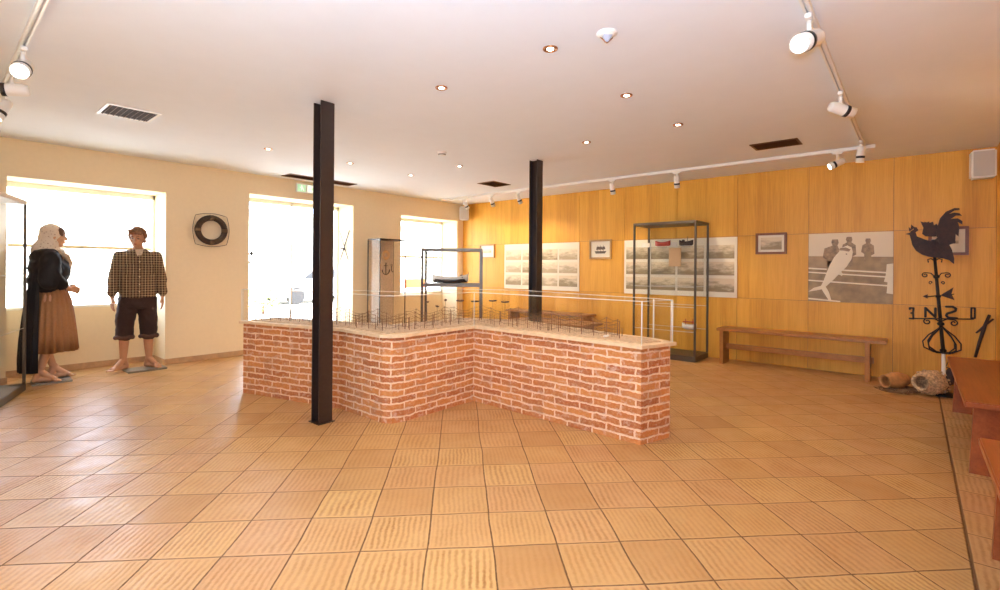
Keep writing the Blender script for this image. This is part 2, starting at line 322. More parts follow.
# ------------------------------------------------------------ mesh builder
class MB:
    def __init__(s): s.bm = bmesh.new(); s.mi = 0
    def _face(s, vs, smooth=False):
        try: f = s.bm.faces.new(vs)
        except ValueError: return None
        f.material_index = s.mi; f.smooth = smooth; return f
    def box(s, c, d, rot=None, bev=0):
        M = Matrix.Translation(c) @ (rot.to_4x4() if rot is not None else Matrix.Identity(4))
        vs = []
        for i in (-1, 1):
            for j in (-1, 1):
                for k in (-1, 1): vs.append(s.bm.verts.new(M @ Vector((i * d[0] / 2, j * d[1] / 2, k * d[2] / 2))))
        fs = [s._face([vs[a] for a in q]) for q in ((0, 1, 3, 2), (4, 6, 7, 5), (0, 4, 5, 1), (2, 3, 7, 6), (0, 2, 6, 4), (1, 5, 7, 3))]
        if bev:
            es = list({e for f in fs for e in f.edges})
            r = bmesh.ops.bevel(s.bm, geom=es, offset=bev, segments=2, affect='EDGES', clamp_overlap=True)
            for f in r['faces']: f.material_index = s.mi
        return s
    def bx(s, x0, x1, y0, y1, z0, z1, bev=0): return s.box(((x0 + x1) / 2, (y0 + y1) / 2, (z0 + z1) / 2), (x1 - x0, y1 - y0, z1 - z0), None, bev)
    def loft(s, rings, cap=True, smooth=True):
        R = [[s.bm.verts.new(p) for p in r] for r in rings]; n = len(R[0])
        for a, b in zip(R, R[1:]):
            for i in range(n): s._face([a[i], a[(i + 1) % n], b[(i + 1) % n], b[i]], smooth)
        if cap: s._face(R[0][::-1]); s._face(R[-1])
        return s
    def frame(s, d):
        d = Vector(d).normalized(); a = Vector((0, 0, 1)) if abs(d.z) < .9 else Vector((1, 0, 0))
        x = d.cross(a).normalized(); return x, d.cross(x).normalized()
    def cyl(s, p0, p1, r0, r1=None, n=12, smooth=True):
        p0, p1 = Vector(p0), Vector(p1); r1 = r0 if r1 is None else r1; x, y = s.frame(p1 - p0)
        return s.loft([[p + (x * cos(2 * pi * i / n) + y * sin(2 * pi * i / n)) * r for i in range(n)] for p, r in ((p0, r0), (p1, r1))], True, smooth)
    def tube(s, pts, r, n=6, closed=False):
        pts = [Vector(p) for p in pts]; rings = []; N = len(pts); x = None
        for i, p in enumerate(pts):
            d = (pts[(i + 1) % N] - pts[i - 1]) if (closed or 0 < i < N - 1) else (pts[1] - pts[0] if i == 0 else pts[-1] - pts[-2])
            d.normalize()
            if x is None: x, y = s.frame(d)
            else:
                x = (x - d * x.dot(d)).normalized(); y = d.cross(x)
            rr = r[i] if isinstance(r, (list, tuple)) else r
            rings.append([p + (x * cos(2 * pi * k / n) + y * sin(2 * pi * k / n)) * rr for k in range(n)])
        if closed: rings.append(rings[0])
        if closed:
            R = [[s.bm.verts.new(p) for p in rg] for rg in rings[:-1]]
            for i in range(len(R)):
                a, b = R[i], R[(i + 1) % len(R)]
                for k in range(n): s._face([a[k], a[(k + 1) % n], b[(k + 1) % n], b[k]], True)
            return s
        return s.loft(rings)
    def caps(s, p0, p1, r0, r1, n=14, flat=1.0):
        """tapered capsule with round ends"""
        p0, p1 = Vector(p0), Vector(p1); d = (p1 - p0); L = d.length; d.normalize(); x, y = s.frame(d); rings = []
        for a in (-80, -55, -30, 0): rings.append((p0 + d * sin(radians(a)) * r0, r0 * cos(radians(a))))
        for a in (0, 30, 55, 80): rings.append((p1 + d * sin(radians(a)) * r1, r1 * cos(radians(a))))
        return s.loft([[c + (x * cos(2 * pi * i / n) + y * sin(2 * pi * i / n) * flat) * r for i in range(n)] for c, r in rings])
    def ell(s, c, r, rot=None, n=16, m_=10):
        M = Matrix.Translation(c) @ (rot.to_4x4() if rot is not None else Matrix.Identity(4))
        rings = []
        for j in range(m_ + 1):
            a = -pi / 2 + .05 + (pi - .1) * j / m_
            rings.append([M @ Vector((r[0] * cos(a) * cos(2 * pi * i / n), r[1] * cos(a) * sin(2 * pi * i / n), r[2] * sin(a))) for i in range(n)])
        return s.loft(rings)
    def lathe(s, prof, M=Matrix.Identity(4), n=28, wob=0):
        rings = []
        for r, z in prof: rings.append([M @ Vector(((r + random.uniform(-wob, wob)) * cos(2 * pi * i / n), (r + random.uniform(-wob, wob)) * sin(2 * pi * i / n), z)) for i in range(n)])
        return s.loft(rings, False)
    def prism(s, poly, o, ex, ey, ez, th, both=True):
        """extrude the 2-D outline poly by th along ez"""
        o, ex, ey, ez = map(Vector, (o, ex, ey, ez))
        a = [s.bm.verts.new(o + ex * p[0] + ey * p[1]) for p in poly]; b = [s.bm.verts.new(o + ex * p[0] + ey * p[1] + ez * th) for p in poly]
        n = len(a); s._face(a[::-1]); s._face(b)
        for i in range(n): s._face([a[i], a[(i + 1) % n], b[(i + 1) % n], b[i]])
        return s
    def build(s, name, mats, parent=None, recalc=True):
        if recalc: bmesh.ops.recalc_face_normals(s.bm, faces=s.bm.faces)
        me = bpy.data.meshes.new(name); s.bm.to_mesh(me); s.bm.free()
        for mm in (mats if isinstance(mats, (list, tuple)) else [mats]): me.materials.append(MAT[mm] if isinstance(mm, str) else mm)
        o = bpy.data.objects.new(name, me); COL.objects.link(o)
        if parent is not None: o.parent = parent
        return o
def remesh(o, vox, smooth=3, disp=None):
    md = o.modifiers.new('r', 'REMESH'); md.mode = 'VOXEL'; md.voxel_size = vox; md.use_smooth_shade = True
    if smooth: sm = o.modifiers.new('s', 'SMOOTH'); sm.iterations = smooth; sm.factor = .5
    if disp:
        tx = bpy.data.textures.new('folds', 'CLOUDS'); tx.noise_scale = disp[0]
        d = o.modifiers.new('d', 'DISPLACE'); d.texture = tx; d.strength = disp[1]; d.mid_level = .5
    return o
def thing(name, label, cat, loc=(0, 0, 0), rz=0, group=None):
    o = bpy.data.objects.new(name, None); o.empty_display_size = .1; COL.objects.link(o)
    o.location = loc; o.rotation_euler = (0, 0, rz); return tag(o, label, cat, group)
def tag(o, label, cat, group=None):
    o['label'] = label; o['category'] = cat
    if group: o['group'] = group
    return o
def struct(o, label=None):
    o['kind'] = 'structure'
    if label: o['label'] = label
    return o
def lab(o, label): o['label'] = label; return o
def copy_tree(o, parent=None):
    c = o.copy(); COL.objects.link(c)
    if parent is not None: c.parent = parent
    for ch in list(o.children): copy_tree(ch, c)
    return c

# ============================================================ ROOM
b = MB(); b.bx(XL - .05, X0 + .05, Y1 - .05, 7.76, -.06, 0); struct(b.build('floor', 'floor'), 'ribbed terracotta floor tiles laid diagonally')
b = MB(); b.bx(XL - .1, X0 + .1, Y1 - .1, 7.8, H, H + .08); struct(b.build('ceiling', 'ceiling'), 'smooth pinkish white ceiling')
# left wall with three niches
W = [(.546, 1.967, 2.180), (2.983, 4.672, 2.292), (5.68, 7.132, 2.225)]
b = MB(); xs = XL - .1
for x0, x1, zt in W:
    b.bx(xs, x0, Y0, 7.78, 0, H); b.bx(x0, x1, Y0, 7.78, zt, H); xs = x1
b.bx(xs, X0 + .1, Y0, 7.78, 0, H)
for i in (0, 2): b.bx(W[i][0], W[i][1], YN, 7.78, 0, .74)
struct(b.build('wall_left', 'plaster'), 'cream plaster wall with three deep window niches')
# back wall of veneer panels
def panelled(name, n, place, label):
    b = MB()
    for k in range(n):
        for r, (z0, z1) in enumerate(((0, .868), (.868, 1.7245), (1.7245, H))): place(b, k, z0 + .0015, z1 - .0015)
    return b
b = MB(); b.bx(X0 + .012, X0 + .1, Y1 - .1, 7.3, 0, H); b.mi = 1
y = Y1
k = 0
while y < Y0 - .02:
    y2 = min(y + .8445, Y0)
    for z0, z1 in ((0, .868), (.868, 1.7245), (1.7245, H)): b.bx(X0, X0 + .02, y + .002, y2 - .002, z0 + .002, z1 - .002)
    y = y2
struct(b.build('wall_back', ['wframe', 'panel']), 'golden oak veneer panel wall')
b = MB(); b.bx(XL - .1, X0, Y1 - .1, Y1 - .012, 0, H); b.mi = 1; x = X0
while x > XL + .02:
    x2 = max(x - .8445, XL)
    for z0, z1 in ((0, .868), (.868, 1.7245), (1.7245, H)): b.bx(x2 + .002, x - .002, Y1 - .02, Y1, z0 + .002, z1 - .002)
    x = x2
struct(b.build('wall_right', ['wframe', 'panel']), 'oak veneer wall behind the red brown benches')
b = MB(); ys = Y1 - .1
for y0_, y1_, z0_, z1_ in ADDED_FILLWIN: b.bx(XL - .15, XL, ys, y0_, 0, H); b.bx(XL - .15, XL, y0_, y1_, 0, z0_); b.bx(XL - .15, XL, y0_, y1_, z1_, H); ys = y1_
b.bx(XL - .15, XL, ys, 7.3, 0, H); struct(b.build('wall_front', 'plaster'))
for k_, (y0_, y1_, z0_, z1_) in enumerate(ADDED_FILLWIN):  # frame and pane of the added fill window, out of view
    b = MB(); f_ = .05
    b.bx(XL - .12, XL - .06, y0_, y0_ + f_, z0_, z1_, .004); b.bx(XL - .12, XL - .06, y1_ - f_, y1_, z0_, z1_, .004); b.bx(XL - .12, XL - .06, y0_, y1_, z0_, z0_ + f_, .004); b.bx(XL - .12, XL - .06, y0_, y1_, z1_ - f_, z1_, .004); b.bx(XL - .12, XL - .06, (y0_ + y1_) / 2 - .03, (y0_ + y1_) / 2 + .03, z0_, z1_)
    fo = struct(b.build('window_%d' % (4 + k_), 'white_frame')); g = MB(); g.bx(XL - .095, XL - .09, y0_ + .02, y1_ - .02, z0_ + .02, z1_ - .02); g.build('glass_pane', 'pane', fo)
# skirting
b = MB(); sk = .07
for x0, x1 in ((XL, .546), (1.967, 2.983), (4.672, 5.68), (7.132, 7.298)): b.bx(x0, x1, Y0 - .012, Y0 - .0005, 0, sk, .003)
for x0, x1 in ((.546, 1.967), (5.68, 7.132)): b.bx(x0 + .012, x1 - .012, YN - .012, YN - .0005, 0, sk, .003)
for xx in (.546, 5.68): b.bx(xx + .0005, xx + .012, Y0, YN, 0, sk, .003)
for xx in (1.967, 7.132): b.bx(xx - .012, xx - .0005, Y0, YN, 0, sk, .003)
struct(b.build('baseboard_left', 'skirting'), 'terracotta skirting under the plaster wall')
# windows
def window(n, x0, x1, z0, z1, bars_z, mull, label):
    fr = .03; b = MB(); y0, y1 = 7.68, 7.73
    b.bx(x0, x0 + fr, y0, y1, z0, z1, .004); b.bx(x1 - fr, x1, y0, y1, z0, z1, .004)
    b.bx(x0, x1, y0, y1, z1 - fr * 2, z1, .004); b.bx(x0, x1, y0, y1, z0, z0 + fr, .004)
    for mx in mull: b.bx(mx - .012, mx + .012, y0, y1, z0, z1, .004)
    fo = struct(b.build('window_%d' % n, 'white_frame'), label)
    g = MB(); g.bx(x0 + .02, x1 - .02, 7.702, 7.708, z0 + .02, z1 - .02); go = g.build('glass_pane', 'pane', fo)
    if bars_z:
        q = MB()
        for bz in bars_z: q.bx(x0 + .04, x1 - .04, 7.665, 7.70, bz - .018, bz + .018, .004)
        lab(q.build('cross_bar', 'bar', fo), 'thin ochre cross bar')
    return fo
window(1, .546, 1.967, .74, 2.18, [1.47], [], 'bright window behind the two mannequins')
window(2, 2.983, 4.672, 0.0, 2.292, [], [3.83], 'tall bright glazed opening behind the left column')
window(3, 5.68, 7.132, .74, 2.225, [1.47], [], 'bright window at the far corner')

# ============================================================ OUTSIDE
b = MB(); b.bx(-40, 40, 7.8, 60, -.12, -.05); b.bx(-40, XL - .16, -30, 7.8, -.12, -.05); struct(b.build('street', 'street'), 'pale street outside')
t = thing('building', 'pale sunlit building seen faintly across the street', 'building', (4, 20, -.05))
b = MB(); b.bx(-14, 16, 0, 6, 0, 3.4); b.bx(-14.2, 16.2, -.2, 6.2, 3.4, 3.6); b.build('wall', 'facade', t)
for i in range(8):
    b = MB(); b.bx(-12 + i * 3.4, -10.8 + i * 3.4, -.04, .02, 1.0, 2.3, .01); b.build('window', 'facwin', t)
def bush(x, y, r, label):
    t = thing('shrub', label, 'shrub', (x, y, -.05)); b = MB(); b.cyl((0, 0, 0), (0, 0, r * .9), .03, .02); b.build('trunk', 'stake', t)
    b = MB()
    for i in range(420):
        d = Vector((random.gauss(0, 1), random.gauss(0, 1), random.gauss(0, 1))).normalized() * r * random.uniform(.55, 1); c = d + Vector((0, 0, r * 1.05))
        u = Vector((random.gauss(0, 1), random.gauss(0, 1), random.gauss(0, 1))).normalized(); v = u.orthogonal().normalized(); L = r * .13
        b._face([b.bm.verts.new(c + u * L), b.bm.verts.new(c + v * L * .45), b.bm.verts.new(c - u * L), b.bm.verts.new(c - v * L * .45)])
    b.build('foliage', 'leaf', t, False)
bush(6.0, 13.6, .55, 'small green shrub outside, left of the grey car')
t = thing('car', 'grey parked car seen through the tall opening', 'car', (9.6, 17.2, -.05), .05)
prof = [(-2, .25), (-2.05, .6), (-1.9, .78), (-1.2, .86), (-.7, 1.28), (.6, 1.3), (1.25, .9), (1.95, .8), (2.05, .55), (2.0, .25)]
b = MB(); b.prism(prof, (0, -.8, 0), (1, 0, 0), (0, 0, 1), (0, 1, 0), 1.6); b.build('car_body', 'carpaint', t)
b = MB(); b.prism([(-1.05, .9), (-.62, 1.22), (.55, 1.23), (1.02, .92)], (0, -.815, 0), (1, 0, 0), (0, 0, 1), (0, 1, 0), 1.63); b.build('side_window', 'black', t)
for wx in (-1.3, 1.3):
    for wy in (-.82, .62): b = MB(); b.cyl((wx, wy, .3), (wx, wy + .2, .3), .3, n=20); b.build('wheel', 'black', t)
t = thing('street_bench', 'orange backed bench outside the corner window', 'bench', (7.3, 8.75, -.05), 0)
b = MB(); b.bx(-.28, .28, 0, .03, .84, 1.05, .008)
b.build('backrest', 'orange', t)
b = MB(); b.bx(-.3, .3, -.38, .02, .45, .49, .006); b.build('seat', 'orange', t)
for sx in (-.26, .26):
    b = MB(); b.bx(sx - .02, sx + .02, .03, .06, 0, 1.04); b.bx(sx - .02, sx + .02, -.36, -.32, 0, .45); b.build('leg', 'white', t)

# ============================================================ COLUMNS
def column(x, y, label):
    t = thing('steel_column', label, 'column', (x, y, 0), 0, 'steel columns')
    h, bw, tf, tw = .12, .118, .012, .009; b = MB()
    b.bx(-bw / 2, bw / 2, -h / 2, -h / 2 + tf, 0.006, H, .002); b.bx(-bw / 2, bw / 2, h / 2 - tf, h / 2, 0.006, H, .002)
    b.bx(-tw / 2, tw / 2, -h / 2 + tf, h / 2 - tf, 0.006, H)
    b.build('beam', 'steel_brown', t)
    b = MB(); b.bx(-.075, .075, -.08, .08, 0, .006, .002); b.build('base_plate', 'steel_brown', t)
column(2.085, 3.655, 'dark brown steel column in front of the brick plinth')
column(4.856, 3.554, 'dark brown steel column behind the brick plinth')

# ============================================================ PLINTH
FRONT = [(2.046, 5.074), (2.215, 4.45), (2.38, 3.86), (2.385, 3.26), (2.425, 3.185), (2.52, 3.16), (3.352, 3.165), (3.30, 1.479), (3.597, 1.385)]
BACK = [(3.69, 1.56), (3.72, 1.85), (4.02, 3.1), (3.78, 3.70), (2.86, 3.74), (2.66, 4.40), (2.40, 5.17)]
POLY = FRONT + BACK
def offset_poly(P, d):
    n = len(P); out = []
    ar = sum(P[i][0] * P[(i + 1) % n][1] - P[(i + 1) % n][0] * P[i][1] for i in range(n))
    s = 1 if ar > 0 else -1
    for i in range(n):
        p0, p1, p2 = Vector(P[i - 1]), Vector(P[i]), Vector(P[(i + 1) % n])
        e1 = (p1 - p0).normalized(); e2 = (p2 - p1).normalized()
        n1 = Vector((e1.y, -e1.x)) * s; n2 = Vector((e2.y, -e2.x)) * s
        bis = (n1 + n2).normalized(); k = d / max(.35, bis.dot(n1)); out.append((p1.x + bis.x * k, p1.y + bis.y * k))
    return out
PX, PY = 2.9, 3.3
loc = lambda P: [(a - PX, c - PY) for a, c in P]
plinth = thing('display_plinth', 'long angled red brick display plinth with stone top and glass cover', 'plinth', (PX, PY, 0))
def brick_wall():
    bm = bmesh.new(); uvl = bm.loops.layers.uv.new('UVMap'); s = 0.0; P = loc(POLY); n = len(P)
    for i in range(n):
        a, c = Vector(P[i]), Vector(P[(i + 1) % n]); L = (c - a).length; ns = max(1, int(L / .12)); 
        for k in range(ns):
            p, q = a.lerp(c, k / ns), a.lerp(c, (k + 1) / ns)
            v = [bm.verts.new((p.x, p.y, 0)), bm.verts.new((q.x, q.y, 0)), bm.verts.new((q.x, q.y, .69)), bm.verts.new((p.x, p.y, .69))]
            f = bm.faces.new(v); us = [s + L * k / ns, s + L * (k + 1) / ns]
            for lp, uv in zip(f.loops, ((us[0], 0), (us[1], 0), (us[1], .69), (us[0], .69))): lp[uvl].uv = (uv[0] + 50, uv[1] + .012)
        s += L
    bmesh.ops.remove_doubles(bm, verts=bm.verts, dist=1e-5)
    top = [v for v in bm.verts if v.co.z > .5]
    bmesh.ops.recalc_face_normals(bm, faces=bm.faces)
    me = bpy.data.meshes.new('brick_base'); bm.to_mesh(me); bm.free(); me.materials.append(MAT['brick'])
    o = bpy.data.objects.new('brick_base', me); COL.objects.link(o); o.parent = plinth; return o
brick_wall()
# stone top with a wavy broken edge
def dense(P, st):
    out = []
    for i in range(len(P)):
        a, c = Vector(P[i]), Vector(P[(i + 1) % len(P)]); n = max(1, int((c - a).length / st))
        out += [tuple(a.lerp(c, k / n)) for k in range(n)]
    return out
edge = dense(offset_poly(loc(POLY), .030), .03)
jit = [(x + .012 * noise.noise(Vector((x * 9, y_ * 9, 0))), y_ + .012 * noise.noise(Vector((x * 9, y_ * 9, 5)))) for x, y_ in edge]
b = MB(); b.prism(jit, (0, 0, .688), (1, 0, 0), (0, 1, 0), (0, 0, 1), .024); b.build('stone_top', 'slab', plinth)
b = MB(); b.prism(offset_poly(loc(POLY), -.05), (0, 0, .712), (1, 0, 0), (0, 1, 0), (0, 0, 1), .006); b.build('sand_bed', 'sand', plinth)
# glass cover
GP = offset_poly(loc(POLY), .012); g = MB(); n = len(GP); th = .008; GI = offset_poly(GP, -th)
ZG0, ZG1 = .712, 1.02
for i in range(n):
    a, c, ci, ai = GP[i], GP[(i + 1) % n], GI[(i + 1) % n], GI[i]
    vs = [g.bm.verts.new((*p, z)) for z in (ZG0, ZG1) for p in (a, c, ci, ai)]
    for q in ((0, 1, 5, 4), (1, 2, 6, 5), (2, 3, 7, 6), (3, 0, 4, 7)): g._face([vs[k] for k in q])
g.build('glass_cover', 'glass2', plinth)
g = MB(); g.prism(GP, (0, 0, ZG1), (1, 0, 0), (0, 1, 0), (0, 0, 1), .008); g.build('glass_lid', 'glass2', plinth)
b = MB(); b.tube([(x, y_, ZG1 + .004) for x, y_ in GP], .0028, 4, True)
for i in (0, 6, 7, 8, 9): b.cyl((*GP[i], ZG0), (*GP[i], ZG1), .0032, n=6)
for i in (0, 6, 7, 8, 9): b.cyl((*GI[i], ZG0), (*GI[i], ZG1), .003, n=6)
b.build('glass_edges', 'glassedge', plinth)

# model of the tuna trap: stakes and nets on the sand
trap = thing('tuna_trap_model', 'model of stakes and nets standing under the glass on the brick plinth', 'model', (PX, PY, .718))
def inside(x, y_, P):
    r = False; n = len(P)
    for i in range(n):
        x0, y0 = P[i]; x1, y1 = P[(i + 1) % n]
        if (y0 > y_) != (y1 > y_) and x < (x1 - x0) * (y_ - y0) / (y1 - y0) + x0: r = not r
    return r
INN = offset_poly(loc(POLY), -.06)
lines = [[(2.18, 4.98), (2.40, 4.45), (2.52, 3.85), (2.50, 3.42), (2.75, 3.30), (3.3, 3.32), (3.52, 3.1), (3.48, 2.3), (3.47, 1.62)],
         [(2.28, 5.0), (2.5, 4.4), (2.66, 3.85), (2.70, 3.5), (3.2, 3.55), (3.68, 3.5), (3.82, 3.1), (3.66, 2.3), (3.6, 1.7)]]
stakes = []
for li, ln in enumerate(lines):
    pts = dense(loc(ln), .125)[:]
    acc = []
    for i in range(len(ln) - 1):
        a, c = Vector(loc(ln)[i]), Vector(loc(ln)[i + 1]); nn = max(1, int((c - a).length / .105))
        acc += [a.lerp(c, k / nn) for k in range(nn)]
    hs = [.13 + .03 * sin(i * 1.7) for i in range(len(acc))]
    for p, h_ in zip(acc, hs): stakes.append((p.x, p.y, h_))
    net = MB()
    for (p, h1), (q, h2) in zip(zip(acc, hs), zip(acc[1:], hs[1:])):
        for f1 in (.97, .75, .5, .25):
            mid = (p + q) / 2; net.tube([(p.x, p.y, h1 * f1), (mid.x, mid.y, (h1 + h2) / 2 * f1 - .012), (q.x, q.y, h2 * f1)], .0015, 4)
        for s_ in (.2, .4, .6, .8): r_ = p.lerp(q, s_); net.cyl((r_.x, r_.y, .004), (r_.x, r_.y, .1), .0009, n=4)
    net.build('net_line', 'net', trap)
extra = 0
while extra < 38:
    x, y_ = random.uniform(-1, 1.2), random.uniform(-2, 2)
    if inside(x, y_, INN): stakes.append((x, y_, random.uniform(.05, .12))); extra += 1
stakes = [s_ for s_ in stakes if inside(s_[0], s_[1], INN)][:100]
st0 = None
for i, (x, y_, h_) in enumerate(stakes):
    if st0 is None:
        b = MB(); b.cyl((0, 0, 0), (0, 0, .13), .0034, .0022, 6); b.cyl((-.008, 0, .12), (.008, 0, .12), .001, n=4); o = b.build('stake', 'stake', trap); st0 = o
    else:
        o = st0.copy(); COL.objects.link(o)
    o.location = (x, y_, 0); o.scale = (1, 1, h_ / .13); o.rotation_euler = (0, 0, random.uniform(0, 3))
b = MB()
for i in range(900):
    x, y_ = random.uniform(-1, 1.2), random.uniform(-2, 2)
    if inside(x, y_, INN):
        r_ = random.uniform(.004, .014); b.ell((x, y_, .0), (r_, r_ * random.uniform(.6, 1), r_ * .7), None, 6, 3)
o = b.build('seabed_stones', 'sand', trap); o['kind'] = 'stuff'
# little boats on thin rods
def hull(b, L, W_, Hh, sheer=.35, n=13, flip=1):
    """open boat hull along x, keel at z=0"""
    outer = []
    for i in range(n):
        u = -1 + 2 * i / (n - 1); wd = W_ / 2 * (1 - abs(u) ** 2.6) ** .8 + .002; top = Hh * (1 + sheer * u * u); keel = Hh * .35 * abs(u) ** 3
        sec = []
        for k in range(9):
            a = pi * k / 8; sec.append(Vector((u * L / 2, -wd * cos(a), keel + (top - keel) * (1 - sin(a) ** .7))))
        for k in range(8, -1, -1):
            a = pi * k / 8; sec.append(Vector((u * L / 2 * .97, -wd * .86 * cos(a), keel + (top - keel) * (1 - .86 * sin(a) ** .7))))
        outer.append(sec)
    b.loft(outer)
    return b
mb0 = None
spots = [(3.062, 3.501, .92, .4, 'leftmost of the raised row'), (3.10, 3.40, .883, 1.2, 'lowest of the raised row'),
         (3.214, 3.41, .935, .7, 'third from the left in the raised row'), (3.30, 3.30, .931, -.9, 'just left of the inner glass corner'),
         (3.40, 3.20, .925, -.7, 'just right of the inner glass corner'), (3.50, 3.06, .934, -.6, 'last but one of the raised row'),
         (3.55, 2.95, .925, -.8, 'rightmost of the raised row')]
for i, (x, y_, z, a, wh) in enumerate(spots):
    lb = 'tiny dark boat on a rod, ' + wh
    if mb0 is None:
        mb0 = thing('model_boat', lb, 'model boat', (x, y_, .718), a, 'tiny boats under the plinth glass')
        b = MB(); hull(b, .075, .022, .013); o = b.build('hull', 'darkboat', mb0); o.location.z = z - .718
        b = MB(); b.cyl((-.015, 0, .004), (-.015, 0, .03), .001, n=4); b.box((.012, 0, .014), (.016, .012, .008)); o = b.build('mast', 'stake', mb0); o.location.z = z - .718
        b = MB(); b.cyl((0, 0, 0), (0, 0, z - .716), .0013, n=6); b.build('rod', 'iron', mb0)
    else:
        c = copy_tree(mb0); c.location = (x, y_, .718); c.rotation_euler.z = a; c['label'] = lb
        for ch in c.children:
            if ch.name.startswith(('hull', 'mast')): ch.location.z = z - .718
            else: ch.scale.z = (z - .716) / (.92 - .716)
b = MB(); hull(b, .07, .03, .012); bo = tag(b.build('model_boat', 'boatwhite'), 'tiny white model boat on the sand near the right end of the plinth', 'model boat', 'tiny boats under the plinth glass'); bo.location = (3.42, 1.82, .724)

# ============================================================ DISPLAY CASES
def case(name, label, loc_, rz, wd, dp, ht, base, top, post, shelves, mt, plinth_mat=None, zfloor=0.0):
    """front along local x, depth along +y"""
    t = thing(name, label, 'display case', loc_, rz)
    for x in (0, wd - post):
        for y_ in (0, dp - post):
            b = MB(); b.bx(x, x + post, y_, y_ + post, base, ht - top, .003); b.build('post', mt, t)
    b = MB(); b.bx(0, wd, 0, dp, ht - top, ht, .004); b.build('top_frame', mt, t)
    if base: b = MB(); b.bx(0, wd, 0, dp, 0.0, base, .004); b.build('base', plinth_mat or mt, t)
    g = 'glass'
    for nm, q in (('front', (post, wd - post, .008, .013)), ('back', (post, wd - post, dp - .013, dp - .008)), ('side', (.008, .013, post, dp - post)), ('side', (wd - .013, wd - .008, post, dp - post))):
        b = MB(); b.bx(q[0], q[1], q[2], q[3], base, ht - top); b.build('glass_panel', g, t)
    for z in shelves:
        b = MB(); b.bx(.016, wd - .016, .016, dp - .016, z, z + .006); s = b.build('glass_shelf', g, t)
        b = MB(); e = .004
        b.bx(.016, wd - .016, .0145, .016, z, z + .006); b.bx(.016, wd - .016, dp - .016, dp - .0145, z, z + .006); b.build('shelf_edge', 'glassedge', s)
    return t
# tall case on the veneer wall: local x -> -y world
tc = case('glass_display_case', 'tall glass case with model boats in front of the photo board on the wood wall', (6.72, 3.15, 0), -pi / 2, .905, .54, 1.925, .075, .035, .026, [.40, .735, 1.01, 1.575], 'alu')
def lc(x, y_, z): return (x, y_, z)
def boat(name, label, loc_, rz, L, W_, Hh, m1, m2=None, mast=0):
    t = thing(name, label, 'model boat', loc_, rz)
    b = MB(); hull(b, L, W_, Hh); b.build('hull', m1, t)
    b = MB(); b.bx(-L * .28, L * .28, -W_ * .1, W_ * .1, 0.0, .008)
    b.build('cradle', 'stake', t)
    b = MB()
    for u in (-.25, 0, .22): b.box((u * L, 0, Hh * .8), (L * .05, W_ * .8, Hh * .08))
    b.build('thwart', m2 or 'stake', t)
    if mast: b = MB(); b.cyl((-.02, 0, Hh * .3), (-.02, 0, mast), .004, .003, 6); b.box((L * .2, 0, Hh * 1.1), (L * .14, W_ * .5, Hh * .6), None, .003); b.build('mast', 'darkboat', t)
    return t
boat('model_boat', 'small red model boat on the top shelf of the tall case', (6.98, 2.81, 1.582), pi / 2, .23, .08, .07, 'red', 'boatwhite')
boat('model_boat', 'small black model boat with mast on the top shelf of the tall case', (6.98, 2.47, 1.582), pi / 2, .20, .075, .07, 'darkboat', 'boatwhite', .14)
for y_, w_, lb in ((3.07, .14, 'white label card at the left of the top shelf'), (2.655, .09, 'white label card between the red and the black boats')):
    b = MB(); b.prism([(-.02, 0), (.02, 0), (0, .065)], (7.0, y_ - w_ / 2, 1.5815), (1, 0, 0), (0, 0, 1), (0, 1, 0), w_); tag(b.build('label_card', 'boatwhite'), lb, 'card')
b = MB(); b.bx(7.19, 7.20, 2.62, 2.80, 1.30, 1.575); b.bx(7.19, 7.225, 2.70, 2.72, 1.30, 1.32); tag(b.build('hanging_sail', 'tan'), 'tan paper sail hanging under the top shelf of the tall case', 'sail')
t = thing('winch_model', 'red and white model boat on the lowest shelf of the tall case', 'model boat', (6.98, 2.42, .407), pi / 2)
b = MB(); hull(b, .20, .09, .07); b.build('hull', 'boatwhite', t)
b = MB(); b.box((0, 0, .11), (.16, .05, .012)); b.cyl((-.05, 0, .03), (-.05, 0, .15), .005, n=6); b.cyl((.05, 0, .03), (.05, 0, .15), .005, n=6); b.build('cabin', 'red', t)
# the waist-high case with a boat, turned square to the room's diagonal
ang = YAW - pi / 2
bc = thing('boat_display_case', 'waist high grey framed glass case holding a long model boat near the far corner', 'display case', (4.271, 5.012, 0), ang)
wd, dp, z0, z1, po = .813, .36, 1.0, 1.515, .032
for x in (0, wd - po):
    for y_ in (0, dp - po): b = MB(); b.bx(x, x + po, y_, y_ + po, 0, z1, .003); b.build('leg', 'alu', bc)
b = MB(); b.bx(po, wd - po, 0, po, z1 - .035, z1, .003); b.bx(po, wd - po, dp - po, dp, z1 - .035, z1, .003); b.bx(0, po, po, dp - po, z1 - .035, z1); b.bx(wd - po, wd, po, dp - po, z1 - .035, z1); b.build('top_frame', 'alu', bc)
b = MB(); b.bx(po, wd - po, 0, dp, z0, z0 + .045, .003); b.build('shelf', 'alu', bc)
for q in ((po, wd - po, .01, .014), (po, wd - po, dp - .014, dp - .01), (.01, .014, po, dp - po), (wd - .014, wd - .01, po, dp - po)):
    b = MB(); b.bx(q[0], q[1], q[2], q[3], z0 + .045, z1 - .035); b.build('glass_panel', 'glass', bc)
pc_ = Vector((4.271, 5.012, 0)) + Matrix.Rotation(ang, 3, 'Z') @ Vector((.375, .15, 0))
t = thing('model_boat', 'long pale model fishing boat with dark bottom inside the waist high case', 'model boat', (pc_.x, pc_.y, z0 + .045), ang)
b = MB(); hull(b, .50, .13, .085, .5, 17); b.mi = 1; hull_o = b.build('hull', 'boatwhite', t)
b = MB(); n_ = 13; rings = []
